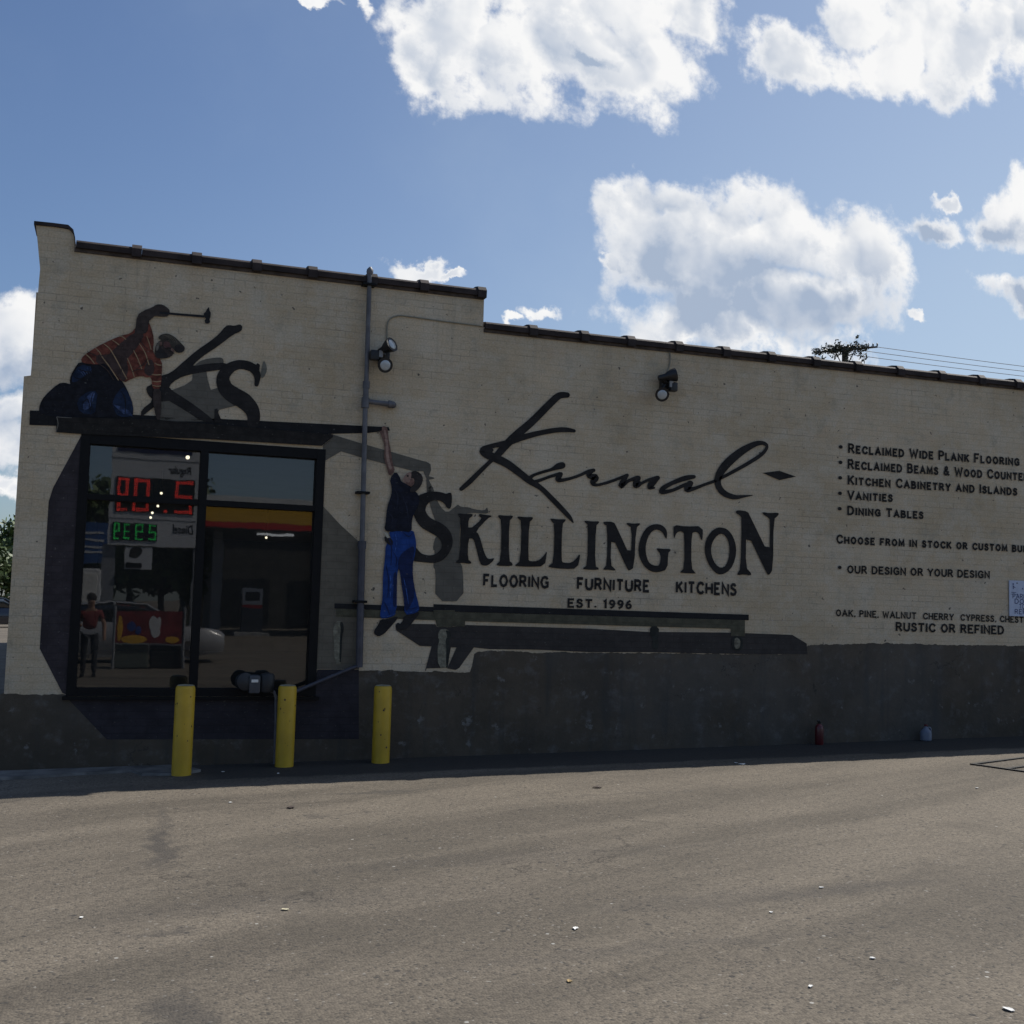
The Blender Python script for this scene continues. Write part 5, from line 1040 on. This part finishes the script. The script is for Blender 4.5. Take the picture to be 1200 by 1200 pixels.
# banner, bins, board, van, car, companion
v = 15; p = RF(175, 785, v); BN = thing('banner', 'red advertising banner on a frame, mirrored low in the left window pane', 'banner', (p.x, p.y, gz(p.x))); L_ = BN.location
bx0, bx1, bz0, bz1 = [a - b for a, b in ((RF(136, 735, v).x, L_.x), (RF(214, 735, v).x, L_.x), (RF(175, 754, v).z, L_.z), (RF(175, 716, v).z, L_.z))]
bm = bmesh.new(); box(bm, bx0, bx1, -.02, .0, bz0, bz1); obj('sheet', bm, simple('banner_red', (.18, .014, .016), .6, 0, .3, 3), BN)
bw, bh = bx1 - bx0, bz1 - bz0
for nm, m, shp in (('print_white', M['white_panel'], [(.56, .60, .07, .24), (.60, .36, .07, .2), (.64, .62, .04, .2)]), ('print_yellow', M['can_y'], [(.06, .45, .04, .4), (.28, .10, .2, .12), (.85, .12, .1, .09)]), ('print_blue', simple('print_blue', (.02, .05, .25), .6), [(.22, .50, .07, .16), (.33, .38, .05, .14)])):
    bm = bmesh.new()
    for (fx, fz, rx, rz_) in shp: bmesh.ops.create_uvsphere(bm, u_segments=14, v_segments=8, radius=1, matrix=Matrix.Translation((bx0 + fx * bw, .003, bz0 + fz * bh)) @ Matrix.Diagonal((rx * bw, .003, rz_ * bh, 1)))
    obj(nm, bm, m, BN)
bm = bmesh.new()
for x in (bx0 - .03, bx1 + .03): tube(bm, [(x, -.01, -.1), (x, -.01, bz1 + .1)], .03, 8)
obj('stand', bm, M['grey_post'], BN)
bm = bmesh.new(); box(bm, bx0 - .05, bx0 + bw * .5, -.7, -.06, 0, bz0 - .04, .04); tag(obj('planter_box', bm, simple('planter', (.10, .115, .10), .8)), 'grey green planter box under the left half of the mirrored banner', 'planter').location = L_
bm = bmesh.new(); box(bm, bx0 + bw * .53, bx1, -.7, -.06, 0, bz0 - .04, .04); tag(obj('storage_bin', bm, M['black']), 'black storage bin under the right half of the mirrored banner', 'bin').location = L_
v = 26; p = RF(104, 760, v); BB = thing('notice_board', 'blue notice board on two posts, mirrored at the left edge of the window', 'board', (p.x, p.y, gz(p.x))); L_ = BB.location
z0_, z1_ = RF(104, 660, v).z - L_.z, RF(104, 612, v).z - L_.z
bm = bmesh.new(); box(bm, -1.4, .42, -.12, 0, z0_, z1_); obj('board', bm, simple('board_blue', (.03, .09, .26), .5), BB)
bm = bmesh.new()
for f, w in ((.25, .8), (.38, 1.0), (.55, .6), (.72, .9)): box(bm, .25 - w, .25, .002, .008, z0_ + (z1_ - z0_) * f, z0_ + (z1_ - z0_) * (f + .05))
obj('board_lines', bm, M['white_panel'], BB)
for x in (-1.2, .3): bm = bmesh.new(); tube(bm, [(x, -.14, -.1), (x, -.14, z1_)], .06, 8); obj('post', bm, M['grey_post'], BB)
VN = thing('ice_chest', 'tall white cold cabinet mirrored beside the person in red', 'cabinet', (RF(100, 760, 28).x - .6, .14 - 28, 0))
bm = bmesh.new(); box(bm, -.9, .95, -.5, .5, .1, 2.45, .05); obj('cabinet', bm, M['white_panel'], VN)
bm = bmesh.new(); box(bm, -.8, .85, .502, .53, .3, 2.3, .02); obj('door', bm, M['can_w'], VN)
car('passing_car', 'dark car with bright chrome facing right, mirrored at the window mullion', (RF(258, 760, 18).x - 2.2, .14 - 18, gz(2)), 0, (.30, .30, .31))
for i, (x, v_, h, rd, lab) in enumerate(((-2.2, 50, 9.2, 3.6, 'dark tree mirrored behind the left of the price sign'), (4.4, 56, 8.6, 3.4, 'tree mirrored above the left end of the station canopy'), (1.4, 58, 7.2, 3.8, 'broad low tree mirrored behind the banner'), (-6, 62, 8, 4, 'tree mirrored farthest left behind the blue board'), (20, 66, 9, 4.5, 'tall tree behind the right end of the station shop'), (-.4, 38, 4.4, 2.2, 'bushy small tree mirrored below the price sign, left of the banner'), (2.6, 40, 4.8, 2.3, 'bushy small tree mirrored below the price sign, beside the mullion'))):
    tree((x, .14 - v_, gz(x)), h, rd, 40 + i, lab, 2600, 'trees behind the filling station', .22)

# companion standing behind the photographer
def skin_mesh(name, pts, edges, rad, mat, parent, sub=2):
    me = bpy.data.meshes.new(name); me.from_pydata(pts, edges, []); me.update(); o = bpy.data.objects.new(name, me); COL.objects.link(o)
    m = o.modifiers.new('skin', 'SKIN'); m.use_smooth_shade = True; o.modifiers.new('sub', 'SUBSURF').levels = sub
    for i, r_ in enumerate(rad):
        v_ = me.skin_vertices[0].data[i]; v_.radius = r_ if isinstance(r_, tuple) else (r_, r_); v_.use_root = (i == 0)
    bpy.context.view_layer.update(); ev = o.evaluated_get(bpy.context.evaluated_depsgraph_get()); nm = bpy.data.meshes.new_from_object(ev)
    for p_ in nm.polygons: p_.use_smooth = True
    nm.materials.clear(); nm.materials.append(mat); o.modifiers.clear(); o.data = nm; bpy.data.meshes.remove(me); o.parent = parent; return o
pp = RF(103, 780, 12.8); PN = thing('person', 'person in a red shirt and dark trousers, mirrored at the left edge of the window', 'person', (pp.x, pp.y, gz(pp.x)))
sk = simple('person_skin', (.32, .18, .12), .6); rs = simple('red_shirt', (.15, .018, .018), .8); tr = simple('dark_trousers', (.02, .022, .03), .85)
skin_mesh('body', [(0, 0, 1.30), (0, .01, 1.40), (0, .02, 1.48), (0, .03, 1.56), (-.18, 0, 1.27), (-.25, .03, 1.02), (-.20, .20, .98), (-.15, .28, 1.02), (.18, 0, 1.27), (.26, .0, 1.02), (.27, .06, .80), (.27, .09, .71)], [(0, 1), (1, 2), (2, 3), (0, 4), (4, 5), (5, 6), (6, 7), (0, 8), (8, 9), (9, 10), (10, 11)], [.07, .05, (.075, .085), (.07, .085), .048, .04, .034, .03, .048, .04, .032, .028], sk, PN)
skin_mesh('shirt', [(0, 0, .90), (0, 0, 1.08), (0, 0, 1.27), (0, .01, 1.345), (-.18, 0, 1.275), (-.23, .02, 1.12), (.18, 0, 1.275), (.235, 0, 1.12)], [(0, 1), (1, 2), (2, 3), (2, 4), (4, 5), (2, 6), (6, 7)], [(.155, .11), (.145, .105), (.15, .10), .06, .065, .058, .065, .058], rs, PN)
skin_mesh('trousers', [(0, 0, .92), (-.09, 0, .80), (-.10, .01, .45), (-.10, 0, .06), (.09, 0, .80), (.11, .01, .45), (.12, 0, .06)], [(0, 1), (1, 2), (2, 3), (0, 4), (4, 5), (5, 6)], [(.15, .11), .085, .062, .05, .085, .062, .05], tr, PN)
bm = bmesh.new(); bmesh.ops.create_uvsphere(bm, u_segments=16, v_segments=10, radius=1, matrix=Matrix.Translation((0, .0, 1.575)) @ Matrix.Diagonal((.092, .108, .085, 1))); obj('hair', bm, M['hair'], PN, True)
bm = bmesh.new()
for x in (-.035, .035): bmesh.ops.create_uvsphere(bm, u_segments=8, v_segments=6, radius=.010, matrix=Matrix.Translation((x, .105, 1.515)))
obj('eyes', bm, M['black'], PN)
for x in (-.10, .12): bm = bmesh.new(); box(bm, x - .045, x + .045, -.09, .16, .0, .08, .03); obj('shoe', bm, M['black'], PN, True)
